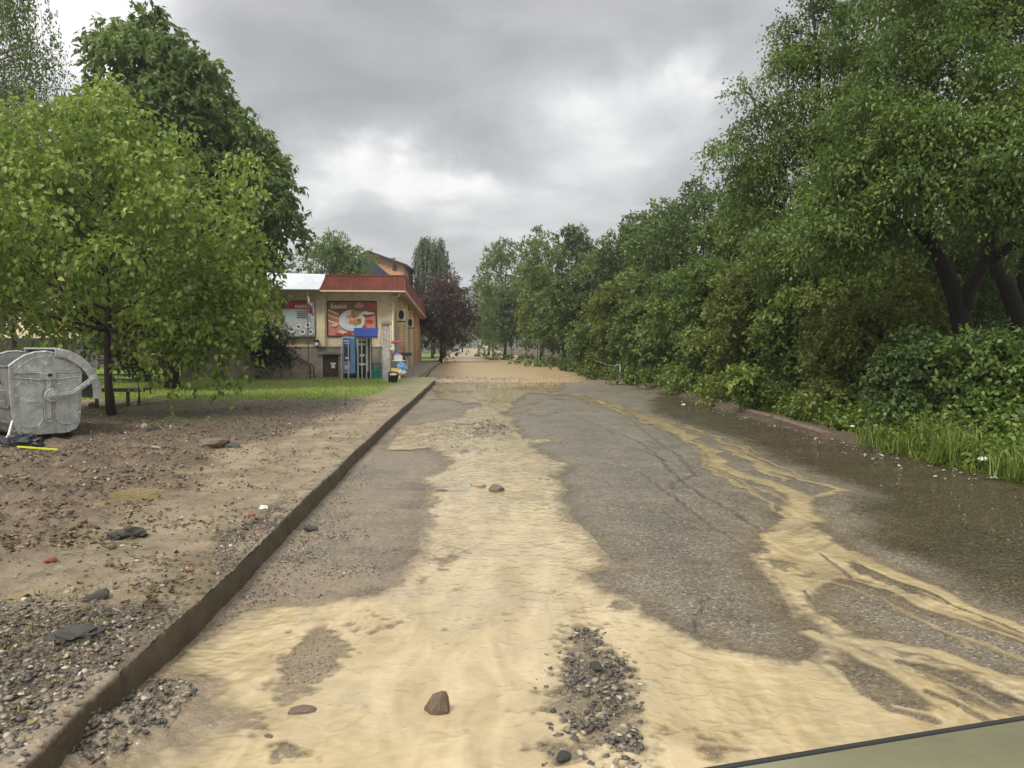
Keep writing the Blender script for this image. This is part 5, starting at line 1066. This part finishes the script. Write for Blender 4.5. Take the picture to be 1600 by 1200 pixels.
# orange house behind the shop
Ho = thing('orange_house', (0, 75, 0), 0, 'orange gabled house with a dark roof, showing above the shop roof', 'house')
zt = lambda py, Y=75: H+(538-py)/F*Y
P_o = [(xat(569, 75), 0), (xat(569, 75), zt(400)), (xat(578, 75), zt(396)), (xat(632, 75), zt(416)), (xat(632, 75), 0)]
b = MB(); b.prism(P_o, 0, 7); b.build('wall', M['plaster_pink'], Ho)
b = MB(); b.prism([(xat(565, 75), zt(399)), (xat(578, 75), zt(393.5)), (xat(638, 75), zt(415)), (xat(638, 75), zt(418.5)), (xat(578, 75), zt(397)), (xat(565, 75), zt(402.5))], -.6, 7.6); rf = b.build('roof', M['dark_roof'], Ho)
b = MB(); b.box(xat(609, 75), xat(614, 75), 1.5, 2, zt(412), zt(402)); b.box(xat(608, 75), xat(615, 75), 1.4, 2.1, zt(402), zt(401)); b.build('chimney', M['p_cream'], rf)
b = MB(); b.prism([(xat(566, 75), zt(402)), (xat(582, 75), zt(407)), (xat(612, 75), zt(432)), (xat(612, 75), zt(445)), (xat(566, 75), zt(445))], -1.6, -.3); b.build('lower_roof', simple('slate_blue_roof', (.02, .035, .07), .6), Ho)
for px in (588, 618): b = MB(); b.box(xat(px-3, 75), xat(px+3, 75), -.04, 0, zt(424), zt(414)); b.build('window', M['glass'], Ho)
Hf = thing('far_house', (xat(757, 230), 230, 0), 0, 'tiny white house at the end of the road', 'house')
b = MB(); b.box(-1.6, 1.6, 0, 4, 0, zt(514, 230)); b.build('wall', M['white'], Hf); b = MB(); b.prism([(-2, zt(514, 230)), (2, zt(514, 230)), (0, zt(508, 230))], -.4, 4.4); b.build('roof', M['dark_roof'], Hf)

# ------------------------------------------------------------------ the shop
SX, SY, SR = -5.36, 33.0, R(5.0)
S = thing('shop_building', (SX, SY, KH), SR, 'beige single-storey shop with a red metal fascia and wide eaves', 'building')
Zs = lambda py: H+(538-py)/F*33.0-KH
def SXp(px): return (px-611)/F*33.0
LEN = 33.0
b = MB(); b.box(-9, 0, 0, LEN, 1.33, 3.80); b.build('wall', M['plaster'], S)
b = MB(); b.box(-9.0, .03, -.03, LEN, -.2, 1.33); b.box(-9.0, .05, -.05, LEN+.02, 1.33, 1.37); b.build('plinth', M['plaster_grey'], S)
b = MB(); b.box(-9.6, .62, -.62, LEN+.6, 3.76, 3.82); b.box(-9.6, .66, -.66, -.62, 3.70, 3.80); b.box(.62, .66, -.66, LEN+.6, 3.70, 3.80); b.build('soffit', M['soffit'], S)
for k_ in range(14): b = MB(); b.box(0.0, .60, .4+k_*2.4, .48+k_*2.4, 3.62, 3.76); b.build('rafter', M['soffit'], S)
# red corrugated fascia, front part and side
b = MB(); x = SXp(512)-.15
xr_ = np.arange(x, .70, .06); fy = lambda k_: -.72-(.015 if k_ % 2 else 0)
V = []; 
for k_, xx_ in enumerate(xr_): V += [(xx_, fy(k_), 3.78), (xx_+(.28 if k_ == 0 else (.28*(1-min(1, k_/4)))), fy(k_)+.05, 4.44)]
b.add(V, [(2*i, 2*i+2, 2*i+3, 2*i+1) for i in range(len(xr_)-1)])
ys_ = np.arange(-.73, LEN+.7, .10); V = []
for k_, yy_ in enumerate(ys_): V += [(.70+(.015 if k_ % 2 else 0), yy_, 3.78), (.66+(.015 if k_ % 2 else 0), yy_, 4.44)]
b.add(V, [(2*i, 2*i+2, 2*i+3, 2*i+1) for i in range(len(ys_)-1)])
b.box(x+.25, .69, -.70, -.66, 4.40, 4.455); b.box(.64, .69, -.70, LEN+.7, 4.44, 4.47)
b.build('fascia', M['red'], S)
b = MB(); b.box(x, .70, -.74, -.66, 3.72, 3.78); b.box(.66, .72, -.74, LEN+.7, 3.72, 3.78); b.build('gutter', M['p_cream'], S)
b = MB(); b.add([(-9.4, -.6, 3.85), (.6, -.6, 3.85), (.6, LEN+.6, 3.85), (-9.4, LEN+.6, 3.85), (-5, 6, 4.6), (-5, LEN-6, 4.6)], [(0, 1, 4), (1, 2, 5, 4), (2, 3, 5), (3, 0, 4, 5)]); b.build('roof', M['zinc'], S)
b = MB(); x1_ = x+.02
b.add([(-9.5, -.80, 3.82), (x1_-.02, -.80, 3.82), (x1_+.30, -.25, 4.50), (-9.5, -.25, 4.62), (-9.5, -.80, 3.79), (x1_-.02, -.80, 3.79), (x1_+.30, -.25, 4.46), (-9.5, -.25, 4.58)], [(0, 1, 2, 3), (7, 6, 5, 4), (0, 4, 5, 1), (1, 5, 6, 2), (2, 6, 7, 3), (3, 7, 4, 0)])
for k_ in range(4): xx_ = -8.6+k_*1.35; b.add([(xx_, -.81, 3.84), (xx_+.05, -.81, 3.84), (xx_+.05, -.26, 4.54), (xx_, -.26, 4.54)], [(0, 1, 2, 3)])
b.build('roof_panel', M['zinc'], S)
b = MB(); b.box(SXp(496), SXp(511), -.14, 0, 1.37, 3.76); b.build('pilaster', M['plaster'], S)
b = MB(); b.box(-.10, .04, -.04, .10, 1.38, 3.76); b.build('corner_post', M['plaster'], S)
b = MB(); b.tube([(.10, -.10, 3.72), (.10, -.10, 1.2), (.12, -.14, 1.1)], .04, 8); b.tube([(.5, -.5, 3.72), (.35, -.35, 3.55), (.10, -.10, 3.45)], .035, 8); b.build('downpipe', M['white'], S, smooth=True)
d0_ = SXp(507); d1_ = SXp(531)
b = MB(); b.box(d0_, d1_, -.06, -.031, .05, 1.0); dr = b.build('cellar_door', M['brown_door'], S)
b = MB(); b.box(d1_-.32, d1_-.16, -.085, -.06, .42, .62); b.box(d1_-.36, d1_-.12, -.075, -.06, .60, .66); b.build('notice', M['paper'], dr)
b = MB(); b.box(d0_-.12, d0_, -.14, -.031, 0, 1.03); b.box(d1_, d1_+.1, -.14, -.031, 0, 1.03); b.box(d0_-.2, d1_+.2, -.20, -.031, 1.03, 1.13); b.build('door_surround', M['plaster_grey'], S)
# side wall: windows, doors, pilasters
for k_, (a, bb, z0, z1) in enumerate([(3.0, 4.6, 0.05, 2.4), (6.2, 8.6, 1.0, 2.6), (12, 15, 1.0, 2.7), (18, 21, 1.0, 2.7), (24, 27, 1.0, 2.7)]):
    b = MB(); b.box(.051, .07, a, bb, z0, z1); w_ = b.build('door' if k_ == 0 else 'window', M['glass'], S); b = MB(); b.box(.051, .10, a-.08, a, z0, z1+.08); b.box(.051, .10, bb, bb+.08, z0, z1+.08); b.box(.051, .10, a, bb, z1, z1+.08); b.box(.071, .10, (a+bb)/2-.03, (a+bb)/2+.03, z0, z1); b.build('frame', M['white'], w_)
for yy_ in (5.2, 9.8, 16.2, 22.3, 28.5, 32.6): b = MB(); b.box(.0, .22, yy_, yy_+.45, -.1, 3.76); b.build('pilaster', M['plaster'] if yy_ < 20 else M['plaster_pink'], S)
b = MB(); b.box(.051, .08, 1.2, 2.0, 1.75, 2.75); b.build('yellow_panel', M['yellow'], S)
# steps up to the left entrance with a hand rail
St = thing('stairs', (SX, SY, KH), SR, 'concrete steps with a dark hand rail, left of the cellar door', 'stairs')
b = MB()
for k_ in range(7): b.box(SXp(497)-.30*(k_+1), SXp(497)-.30*k_, -1.5, -.3, -.1, .16*(k_+1))
b.box(SXp(497)-3.4, SXp(497)-2.1, -1.5, -.3, -.1, 1.12); b.build('steps', M['plaster_grey'], St)
for yy_ in (-1.55, -.75): b = MB(); b.tube([(SXp(497), yy_, .55), (SXp(497)-2.1, yy_, 1.65), (SXp(497)-3.3, yy_, 1.65)], .03, 6); b.tube([(SXp(497), yy_, 0), (SXp(497), yy_, .55)], .025, 6); b.tube([(SXp(497)-1.05, yy_, .5), (SXp(497)-1.05, yy_, 1.1)], .02, 6); b.tube([(SXp(497)-2.1, yy_, 1.0), (SXp(497)-2.1, yy_, 1.65)], .02, 6); b.build('hand_rail', M['steel'], St)
SM = Matrix.Translation((SX, SY, KH)) @ Matrix.Rotation(SR, 4, 'Z')
def on_shop(b, name, mats, label, cat, bevel=0, group=None, smooth=False):
    o = b.build(name, mats, bevel=bevel, smooth=smooth); o.location = (SX, SY, KH); o.rotation_euler = (0, 0, SR); return tag(o, label, cat, group)
# posters: flat printed boards
def poly_disc(cx_, cz_, rx_, rz__, n=20, seed=0, jag=0.0):
    r = rng_(seed); return [(cx_+rx_*math.cos(6.2832*i/n)*(1+jag*r.normal()), cz_+rz__*math.sin(6.2832*i/n)*(1+jag*r.normal())) for i in range(n)]
x0_, x1_, z0_, z1_ = SXp(514), SXp(590), Zs(526), Zs(471); PW, PH_ = x1_-x0_, z1_-z0_
def pp_(u, v): return (x0_+u*PW, z0_+v*PH_)
b = MB(); b.box(x0_, x1_, -.05, -.012, z0_, z1_, 0)
lay = [0.0504]
def art(poly, mi): b.prism(poly, -lay[0]-.0015, -lay[0]+.0003, mi=mi); lay[0] += .0016
art([pp_(0.02, .02), pp_(.98, .02), pp_(.98, .97), pp_(.02, .97)], 1)
art([pp_(.55, .03), pp_(.97, .03), pp_(.97, .62), pp_(.80, .52), pp_(.6, .3)], 6)
art([pp_(.03, .03), pp_(.55, .03), pp_(.45, .30), pp_(.25, .42), pp_(.03, .40)], 6)
for k_ in range(5): art([pp_(.02, .42+k_*.075), pp_(.35-.03*k_, .30+k_*.075), pp_(.36-.03*k_, .335+k_*.075), pp_(.02, .475+k_*.075)], 3 if k_ % 2 else 4)
r = rng_(5)
for k_ in range(16): u, v = (r.uniform(.05, .5), r.uniform(.05, .35)) if k_ % 2 else (r.uniform(.6, .94), r.uniform(.08, .5)); art([pp_(*q) for q in poly_disc(u, v, .055, .05, 9, k_, .15)], [2, 4, 6, 2][k_ % 4])
art([pp_(*q) for q in poly_disc(.50, .45, .26, .30, 24)], 5)
art([pp_(*q) for q in poly_disc(.55, .50, .19, .21, 20, 4, .05)], 4)
for k_ in range(12): art([pp_(*q) for q in poly_disc(r.uniform(.42, .7), r.uniform(.3, .62), .05, .055, 8, 40+k_, .2)], [6, 2, 7, 4, 6][k_ % 5])
art([pp_(*q) for q in poly_disc(.57, .66, .09, .085, 12, 3, .15)], 7)
art([pp_(*q) for q in poly_disc(.90, .84, .10, .12, 16, 2, .08)], 2); art([pp_(*q) for q in poly_disc(.68, .86, .10, .09, 10, 22, .25)], 6); art([pp_(*q) for q in poly_disc(.82, .66, .13, .05, 10, 23, .2)], 4)
for k_ in range(9): art([pp_(.10+k_*.033, .80+.012*math.sin(k_*1.7)), pp_(.125+k_*.033, .80+.012*math.sin(k_*1.7)), pp_(.13+k_*.033, .86+.02*(k_ % 2)), pp_(.108+k_*.033, .86+.02*(k_ % 3))], 4)
art([pp_(.08, .77), pp_(.40, .80), pp_(.40, .815), pp_(.08, .79)], 4); art([pp_(.08, .78), pp_(.105, .78), pp_(.115, .93), pp_(.085, .93)], 4)
on_shop(b, 'poster', [M['black'], M['p_brown'], M['p_red'], M['p_orange'], M['p_cream'], M['p_plate'], M['p_rose'], M['p_green']], 'large red and brown food advertisement on the shop front', 'poster')
x0_, x1_, z0_, z1_ = SXp(447), SXp(497), Zs(527), Zs(471); PW, PH_ = x1_-x0_, z1_-z0_
b = MB(); b.box(x0_, x1_, -.19, -.145, z0_, z1_, 0); lay[0] = .1904
art([pp_(.02, .02), pp_(.98, .02), pp_(.98, .98), pp_(.02, .98)], 1); art([pp_(.02, .76), pp_(.98, .76), pp_(.98, .98), pp_(.02, .98)], 2); art([pp_(.8, .60), pp_(.98, .5), pp_(.98, .98), pp_(.86, .98)], 5)
for k_ in range(7): art([pp_(.40+k_*.06, .80), pp_(.44+k_*.06, .80), pp_(.44+k_*.06, .88), pp_(.40+k_*.06, .88)], 3)
for k_ in range(4): art([pp_(.45, .68-k_*.05), pp_(.75, .68-k_*.05), pp_(.75, .70-k_*.05), pp_(.45, .70-k_*.05)], 4)
for u, v in ((.5, .28), (.78, .32), (.62, .14), (.86, .14), (.3, .2)): art([pp_(*q) for q in poly_disc(u, v, .10, .08, 12, 9, .1)], 3); art([pp_(*q) for q in poly_disc(u, v+.01, .055, .04, 9, 19, .2)], 4)
on_shop(b, 'poster', [M['black'], M['p_grey'], M['p_red'], M['paper'], M['wall_grey'], M['p_plate']], 'pale grey poster with a red header, left of the flag', 'poster')
b = MB(); b.box(SXp(495), SXp(502), -.24, -.14, Zs(541), Zs(531)); b.box(SXp(495)+.02, SXp(502)-.02, -.246, -.24, Zs(541)+.03, Zs(535), 1); on_shop(b, 'mailbox', [M['black'], M['paper']], 'small black and white box on the wall left of the cellar door', 'mailbox')
# flag on its pole
Fp = thing('flag_pole', (xat(482, 31.6), 31.6, KH), 0, 'thin flag pole with a drooping red and white flag in front of the shop', 'flag pole')
b = MB(); b.tube([(0, 0, 0), (0, 0, 3.75)], [.028, .02], 8); b.build('pole', M['galv_dark'], Fp)
zf = lambda py: H+(538-py)/F*31.6-KH
def cloth(name, zt_, zb_, w0, w1, mat):
    n = 14; V = []; 
    for i in range(9):
        t_ = i/8; z = zt_+(zb_-zt_)*t_; ww = w0+(w1-w0)*t_
        for j in range(n): u = j/(n-1); V.append((.02+ww*u, .07*math.sin(u*11+t_*2.5), z-.18*u))
    Fs = [(i*n+j, i*n+j+1, (i+1)*n+j+1, (i+1)*n+j) for i in range(8) for j in range(n-1)]
    m_ = MB().add(V, Fs).build(name, mat, Fp, smooth=True); s_ = m_.modifiers.new('thickness', 'SOLIDIFY'); s_.thickness = .006
cloth('white_band', zf(462), zf(473), .05, .16, M['paper']); cloth('red_band', zf(473), zf(488), .17, .24, M['pink']); cloth('lower_band', zf(488), zf(497), .15, .10, M['paper'])
# vending machines and their shelter
def vend(px0, px1, body, front, label):
    Y = 31.7; t = thing('vending_machine', (xat((px0+px1)/2, Y), Y, KH), R(3), label, 'vending machine', 'vending machines under the blue shelter')
    w_ = (px1-px0)/F*Y; b = MB(); b.box(-w_/2, w_/2, 0, .55, .22, 1.80); b.build('cabinet', body, t, bevel=.015)
    b = MB(); b.box(-w_/2+.02, w_/2-.02, .02, .5, .0, .22); b.build('base', M['black'], t)
    return t, w_
t, w_ = vend(536, 555, M['blue_light'], None, 'light blue vending machine, left one under the shelter')
b = MB(); b.box(-w_/2+.03, w_*.12, -.02, 0, 1.40, 1.77); b.build('top_panel', M['blue'], t); b = MB(); b.box(-w_/2+.05, w_*.10, -.02, 0, .75, 1.36); b.build('window', M['glass'], t)
b = MB(); b.box(-w_/2+.04, w_*.10, -.02, 0, .30, .68); b.build('lower_panel', M['lilac'], t); b = MB(); b.box(-w_/2+.08, w_*.02, -.03, -.02, .42, .56); b.box(-w_/2+.10, w_*.0, -.03, -.02, .84, .93); b.box(-w_/2+.06, w_*.05, -.03, -.02, 1.58, 1.64); b.box(-w_/2+.09, w_*.08, -.03, -.02, 1.48, 1.53); b.build('label', M['paper'], t)
t, w_ = vend(559, 579, M['steel'], None, 'black and white vending machine, right one under the shelter')
b = MB(); b.box(-w_/2+.03, w_*.15, -.02, 0, .35, 1.35); b.build('window', M['glass'], t); b = MB(); b.box(-w_/2+.05, w_*.12, -.03, 0, 1.60, 1.70); b.box(-w_/2+.05, w_*.1, -.03, 0, 1.42, 1.52); b.build('label', M['paper'], t); b = MB(); b.box(-w_/2+.07, w_*.12, -.03, -.02, .58, .66); b.box(-w_/2+.10, w_*.05, -.03, -.02, .95, 1.05); b.build('label', M['paper'], t)
b = MB(); b.box(w_*.22, w_*.32, -.02, 0, .3, 1.78); b.build('trim', M['white'], t)
Sh = thing('vending_shelter', (xat(562, 31.2), 31.2, KH), R(3), 'small shelter with a dark blue sheet roof on white posts', 'shelter')
zq = lambda py: H+(538-py)/F*31.2-KH
xs_ = lambda px: (px-562)/F*31.2
b = MB(); n = 24; V = []
for i in range(n+1): u = i/n; dz_ = .012 if i % 2 else 0; V += [(xs_(556)+(xs_(591)-xs_(556))*u, -.25, zq(526)+dz_), (xs_(549)+(xs_(588)-xs_(549))*u, .75, zq(512)+dz_)]
b.add(V, [(2*i, 2*i+2, 2*i+3, 2*i+1) for i in range(n)]); b.box(xs_(556), xs_(591), -.27, -.25, zq(527.5), zq(525.5)); rf = b.build('roof', M['blue_roof'], Sh); s_ = rf.modifiers.new('thickness', 'SOLIDIFY'); s_.thickness = .02
for px, yq in ((535.5, -.2), (545.5, -.15), (560.5, -.2), (566, -.1), (572, .1), (578, .15)): b = MB(); b.tube([(xs_(px), yq, 0), (xs_(px), yq, zq(527))], .022, 8); b.build('post', M['white'], Sh)
b = MB(); b.box(xs_(533), xs_(581), -.22, -.16, zq(528.5), zq(527)); b.build('beam', M['white'], Sh)
b = MB(); b.box(-.2, .2, 0, .3, 0, .32); b.box(-.22, .22, -.02, .32, .32, .36); 
for k_ in range(3): b.box(-.18+k_*.15, -.12+k_*.15, .28, .30, .36, .66)
b.box(-.2, .2, .28, .3, .62, .68); tag(b.build('plastic_chair', M['teal'], loc=(xat(587, 31.4), 31.4, KH), bevel=.01), 'teal plastic chair beside the vending machines', 'chair')
# air conditioners on the side wall
for k_, (yy_, zc, lb) in enumerate([(3.6, 2.88, 'near air conditioner high on the side wall of the shop'), (12.3, 2.75, 'far air conditioner on the side wall of the shop')]):
    t = thing('air_conditioner', tuple(SM @ Vector((.12, yy_, zc))), SR, lb, 'air conditioner', 'air conditioners on the shop wall')
    b = MB(); b.box(0, .32, -.42, .42, -.28, .30); b.build('casing', M['white'], t, bevel=.015)
    b = MB(); b.prism([(.16+.13*math.cos(R(q*20)), .01+.22*math.sin(R(q*20))) for q in range(18)], -.44, -.421); b.build('grille', M['black'], t)
    
    for y_ in (-.35, .32): b = MB(); b.box(-.1, .34, y_, y_+.03, -.32, -.281); b.build('bracket', M['steel'], t)
# concrete post with a cap, black tub at its foot
Pp = thing('concrete_post', (xat(604, 28.6), 28.6, KH), R(2), 'chipped pale concrete post with a flat cap in front of the shop corner', 'post')
b = MB(); b.prism([(-.115, -.115), (.115, -.115), (.125, .1), (.1, .12), (-.1, .12), (-.125, .1)], -.1, 2.22, 'z'); b.tube([(-.125, -.12, 0), (-.125, -.12, 2.22)], .02, 6); b.tube([(.125, -.12, 0), (.12, -.12, 2.22)], .02, 6); b.build('shaft', M['concrete'], Pp)
b = MB(); b.box(-.19, .20, -.18, .18, 2.222, 2.30); b.box(-.13, .13, -.13, .13, 2.301, 2.36); b.build('cap', M['plaster_grey'], Pp, bevel=.01)
b = MB(); b.tube([(-.15, -.13, 2.2), (-.22, -.2, 1.2), (-.30, -.25, 0)], .008, 5); b.build('cable', M['steel'], Pp)
b = MB(); b.tube([(0, 0, 0), (0, 0, .38)], [.16, .21], 14); b.tube([(0, 0, .36), (0, 0, .39)], [.225, .225], 14); tag(b.build('tub', M['black'], loc=(xat(613, 28.3), 28.3, KH), rot=(.3, .2, 0), smooth=False), 'black tub tipped at the foot of the concrete post', 'tub')
crumple('paper_scrap', (xat(614, 28), 28, KH+.32), .12, .05, .05, 'paper', 'white scrap lying on the tipped black tub', 'paper scrap', 95)
# goods displayed along the shop side
def gy(px, Y, z): return (xat(px, Y), Y, z)
b = MB(); b.add([(-.16, 0, 0), (.20, 0, 0), (.12, .2, .42), (-.22, .2, .45)], [(0, 1, 2, 3)]); o = tag(b.build('sign_board', M['yellow'], loc=gy(618, 31, KH+.03)), 'yellow board leaning among the goods by the shop side', 'board'); o.modifiers.new('thickness', 'SOLIDIFY').thickness = .02
crumple('inflatable_toy', gy(627, 32.5, KH+.42), .22, .2, .22, 'blue_light', 'blue and white inflatable goods piled by the shop side', 'toys', 96)
crumple('inflatable_toy', gy(624, 32.2, KH+.22), .30, .2, .12, 'paper', 'white and pink goods under the blue inflatable', 'toys', 97)
crumple('inflatable_toy', gy(632, 33, KH+.18), .16, .2, .10, 'pink', 'coral goods at the right foot of the pile', 'toys', 98)
b = MB(); b.box(-.28, .28, -.2, .2, .0, .03); b.box(-.2, .16, -.15, .15, .03, .25); b.box(-.16, .1, -.1, .12, .25, .33, 1); tag(b.build('goods_box', [M['paper'], M['lilac']], loc=gy(623.5, 33, KH+.72), bevel=.01), 'white box on top of the pile of goods', 'box')
T_ = thing('folding_stand', gy(637, 33.2, KH), 0, 'thin folding stand right of the pile of goods', 'stand')
for dx_ in (-.25, .30): b = MB(); b.tube([(dx_, -.1 if dx_ > 0 else .1, 0), (0, 0, .95)], .014, 6); b.build('leg', M['galv_dark'], T_)
b = MB(); b.box(-.35, .18, -.15, .15, .95, 1.1); b.build('tray', M['black'], T_, bevel=.01)
T_ = thing('red_parasol', gy(631, 33.4, KH+1.0), 0, 'folded red parasol above the goods at the shop side', 'parasol')
b = MB(); b.tube([(0, 0, -.9), (.0, 0, .75)], .015, 6); b.build('pole', M['steel'], T_); b = MB(); b.tube([(0, 0, -.35), (0, 0, -.1), (0, 0, .35), (0, 0, .75)], [.09, .07, .05, .01], 9); b.build('canopy', M['pink'], T_)
crumple('bucket_toy', gy(620, 31.8, KH+1.52), .22, .12, .10, 'pink', 'red toys hanging on the side wall of the shop', 'toys', 99)
crumple('ball', gy(613.5, 31.5, KH+1.25), .09, .09, .12, 'paper', 'small red and white item hanging at the shop corner', 'toys', 100)
# broken white pole with a cord at the bend on the right
x, y = un(968, 598, .1); T_ = thing('white_pole', (x, y, .05), 0, 'thin white pole with a drooping cord at the right road edge', 'pole')
b = MB(); b.tube([(0, 0, 0), (.02, 0, .76)], [.018, .015], 6); b.tube([(.02, 0, .76), (-.1, 0, .78), (-.25, 0, .72)], .008, 5); b.build('post', M['white'], T_); b = MB(); b.tube([(-.25, 0, .72), (-.6, -.05, .80), (-1.05, -.1, .98)], .006, 5); b.build('cord', M['p_grey'], T_)
# stone kerb pieces on the right
for i, (pa, pb, lb) in enumerate([((1212, 658), (1290, 684), 'broken concrete kerb stone at the right road edge, nearer piece'), ((1150, 641), (1205, 656), 'half-buried kerb stone beyond the broken one, right road edge')]):
    a = np.array(un(*pa, .02)); c = np.array(un(*pb, .02)); L_ = np.linalg.norm(c-a); b = MB(); r = rng_(i); n = 14; V = []
    for k_ in range(n+1):
        q = k_/n*L_; V += [(q, -.07, -.1), (q, -.07+r.normal(0, .006), .10+r.normal(0, .008)), (q, -.03, .13+r.normal(0, .008)), (q, .10, .12+r.normal(0, .008)), (q, .10, -.1)]
    Fs = [(5*k_+j, 5*k_+j+5, 5*k_+j+6, 5*k_+j+1) for k_ in range(n) for j in range(4)]+[(0, 1, 2, 3, 4), (5*n+4, 5*n+3, 5*n+2, 5*n+1, 5*n)]
    b.add(V, Fs); tag(b.build('kerb_stone', M['rock'], loc=(a[0], a[1], 0), rot=(0, 0, math.atan2(c[1]-a[1], c[0]-a[0]))), lb, 'kerb stone', 'kerb stones at the right road edge')
# twigs on the mud, and cables along the shop
r = rng_(120); V_ = MB()
for i in range(46):
    px, py = r.uniform(20, 560), r.uniform(650, 1000)
    x, y = un(px, py, KH)
    if x > float(kx(y))-.15: continue
    L_ = r.uniform(.12, .45); a = r.uniform(0, 3.14); z = float(verge_z(x, y))+.012
    V_.tube([(x, y, z), (x+L_*.5*math.cos(a), y+L_*.5*math.sin(a), z+.012), (x+L_*math.cos(a+.3), y+L_*math.sin(a+.3), z)], [.004, .0035, .002], 4)
tag(V_.build('twigs', M['litter_twig']), kind='stuff')
# fallen branch
b = MB(); r = rng_(3); xx_, yy_ = un(1105, 628, .12)
b.tube([(0, 0, .05), (.3, .1, .08), (.8, .05, .06), (1.3, .2, .10)], [.035, .03, .02, .008], 6); b.tube([(.4, .1, .07), (.6, .3, .12)], [.018, .004], 5)
tag(b.build('fallen_branch', M['bark_dark'], loc=(xx_, yy_, float(bank_z(xx_, yy_)))), 'fallen bare branch on the right verge behind the sapling', 'branch')

# ------------------------------------------------------------------ the vehicle the photographer stands beside: only the front edge of its bonnet is in view
(ax, ay), (bx_, by_) = un(1090, 1202, .95), un(1600, 1121, .95)
ca_ = math.atan2(by_-ay, bx_-ax); o0 = (ax-.16*math.cos(ca_), ay-.16*math.sin(ca_))
Cr = thing('parked_car', (o0[0], o0[1], 0), ca_, 'beige vehicle whose bonnet edge shows at the bottom right corner', 'car')
CW = 1.72
def front(u): return .006*math.sin(math.pi*min(1, max(0, u)))           # plan curve of the bonnet's leading edge
b = MB(); nx, ny = 28, 16; V = []
for j in range(ny+1):
    for i in range(nx+1):
        u = i/nx; v_ = j/ny; y_ = front(u)*(1-v_)-.012-1.05*v_; z = .948+.07*v_+.03*math.sin(math.pi*u)*(v_**.9)-.03*(abs(u-.5)*2)**4*v_; V.append((.02+u*(CW-.04), y_, z))
b.add(V, [(j*(nx+1)+i, j*(nx+1)+i+1, (j+1)*(nx+1)+i+1, (j+1)*(nx+1)+i) for j in range(ny) for i in range(nx)]); b.build('bonnet', M['paint'], Cr, smooth=True)
b = MB(); b.tube([(.0+u*CW, front(u)-.004, .945) for u in np.linspace(0, 1, 24)], .0065, 8); b.build('seal', M['black'], Cr, smooth=True)
b = MB(); pf = [(u*CW, front(u)) for u in np.linspace(0, 1, 20)]
V = []
for z, dy in ((.94, -.02), (.80, .02), (.62, .04), (.45, .05), (.28, .0)): V += [(x_, y_+dy, z) for x_, y_ in pf]
b.add(V, [(k_*20+i, k_*20+i+1, (k_+1)*20+i+1, (k_+1)*20+i) for k_ in range(4) for i in range(19)])
for x_ in (0, CW): b.add([(x_, front(0)-.02, .94), (x_, -1.05, .97), (x_, -4.1, .97), (x_, -4.1, .3), (x_, -3.6, .28), (x_, -3.5, .60), (x_, -2.9, .60), (x_, -2.8, .25), (x_, -1.05, .25), (x_, -.95, .6), (x_, -.35, .6), (x_, -.25, .28), (x_, 0, .28)], [tuple(range(13))])
b.add([(0, -4.1, .3), (CW, -4.1, .3), (CW, -4.1, .97), (0, -4.1, .97)], [(0, 1, 2, 3)]); b.build('body', M['paint'], Cr)
b = MB(); b.add([(.05, -1.95, 1.55), (CW-.05, -1.95, 1.55), (CW-.08, -3.7, 1.55), (.08, -3.7, 1.55), (0, -4.1, .98), (CW, -4.1, .98)], [(0, 1, 2, 3), (3, 2, 5, 4)]); b.build('roof', M['paint'], Cr)
b = MB(); b.add([(.04, -1.10, 1.02), (CW-.04, -1.10, 1.02), (CW-.08, -1.93, 1.54), (.08, -1.93, 1.54)], [(0, 1, 2, 3)]); b.build('windscreen', M['glass'], Cr)
for x_ in (.03, CW-.03): b = MB(); b.add([(x_, -1.15, .98), (x_, -1.95, 1.53), (x_, -3.7, 1.53), (x_, -4.0, .98)], [(0, 1, 2, 3)]); b.build('side_window', M['glass'], Cr)
for x_ in (.02, CW-.22):
    for y_ in (-.65, -3.2): b = MB(); b.prism([(y_+.31*math.cos(R(q*15)), .31+.31*math.sin(R(q*15))) for q in range(24)], x_, x_+.2, 'x'); wl = b.build('wheel', M['black'], Cr); b = MB(); b.prism([(y_+.19*math.cos(R(q*15)), .31+.19*math.sin(R(q*15))) for q in range(24)], x_-.005, x_+.205, 'x'); b.build('rim', M['galv_dark'], wl)
for x_ in (.12, CW-.42): b = MB(); b.box(x_, x_+.3, .035, .07, .66, .80); b.build('headlight', M['paper'], Cr, bevel=.02)

# ------------------------------------------------------------------ air
m = bpy.data.materials.new('haze'); m.use_nodes = True; nt = m.node_tree; nt.nodes.clear()
vol = nd(nt, 'ShaderNodeVolumePrincipled', Color=(.86, .89, .92, 1), Density=.0008, Anisotropy=.2); o_ = nd(nt, 'ShaderNodeOutputMaterial', Volume=vol.outputs[0])
b = MB(); b.box(-420, 420, -60, 1000, -1.3, 95); hz = b.build('haze', m); tag(hz, kind='stuff')
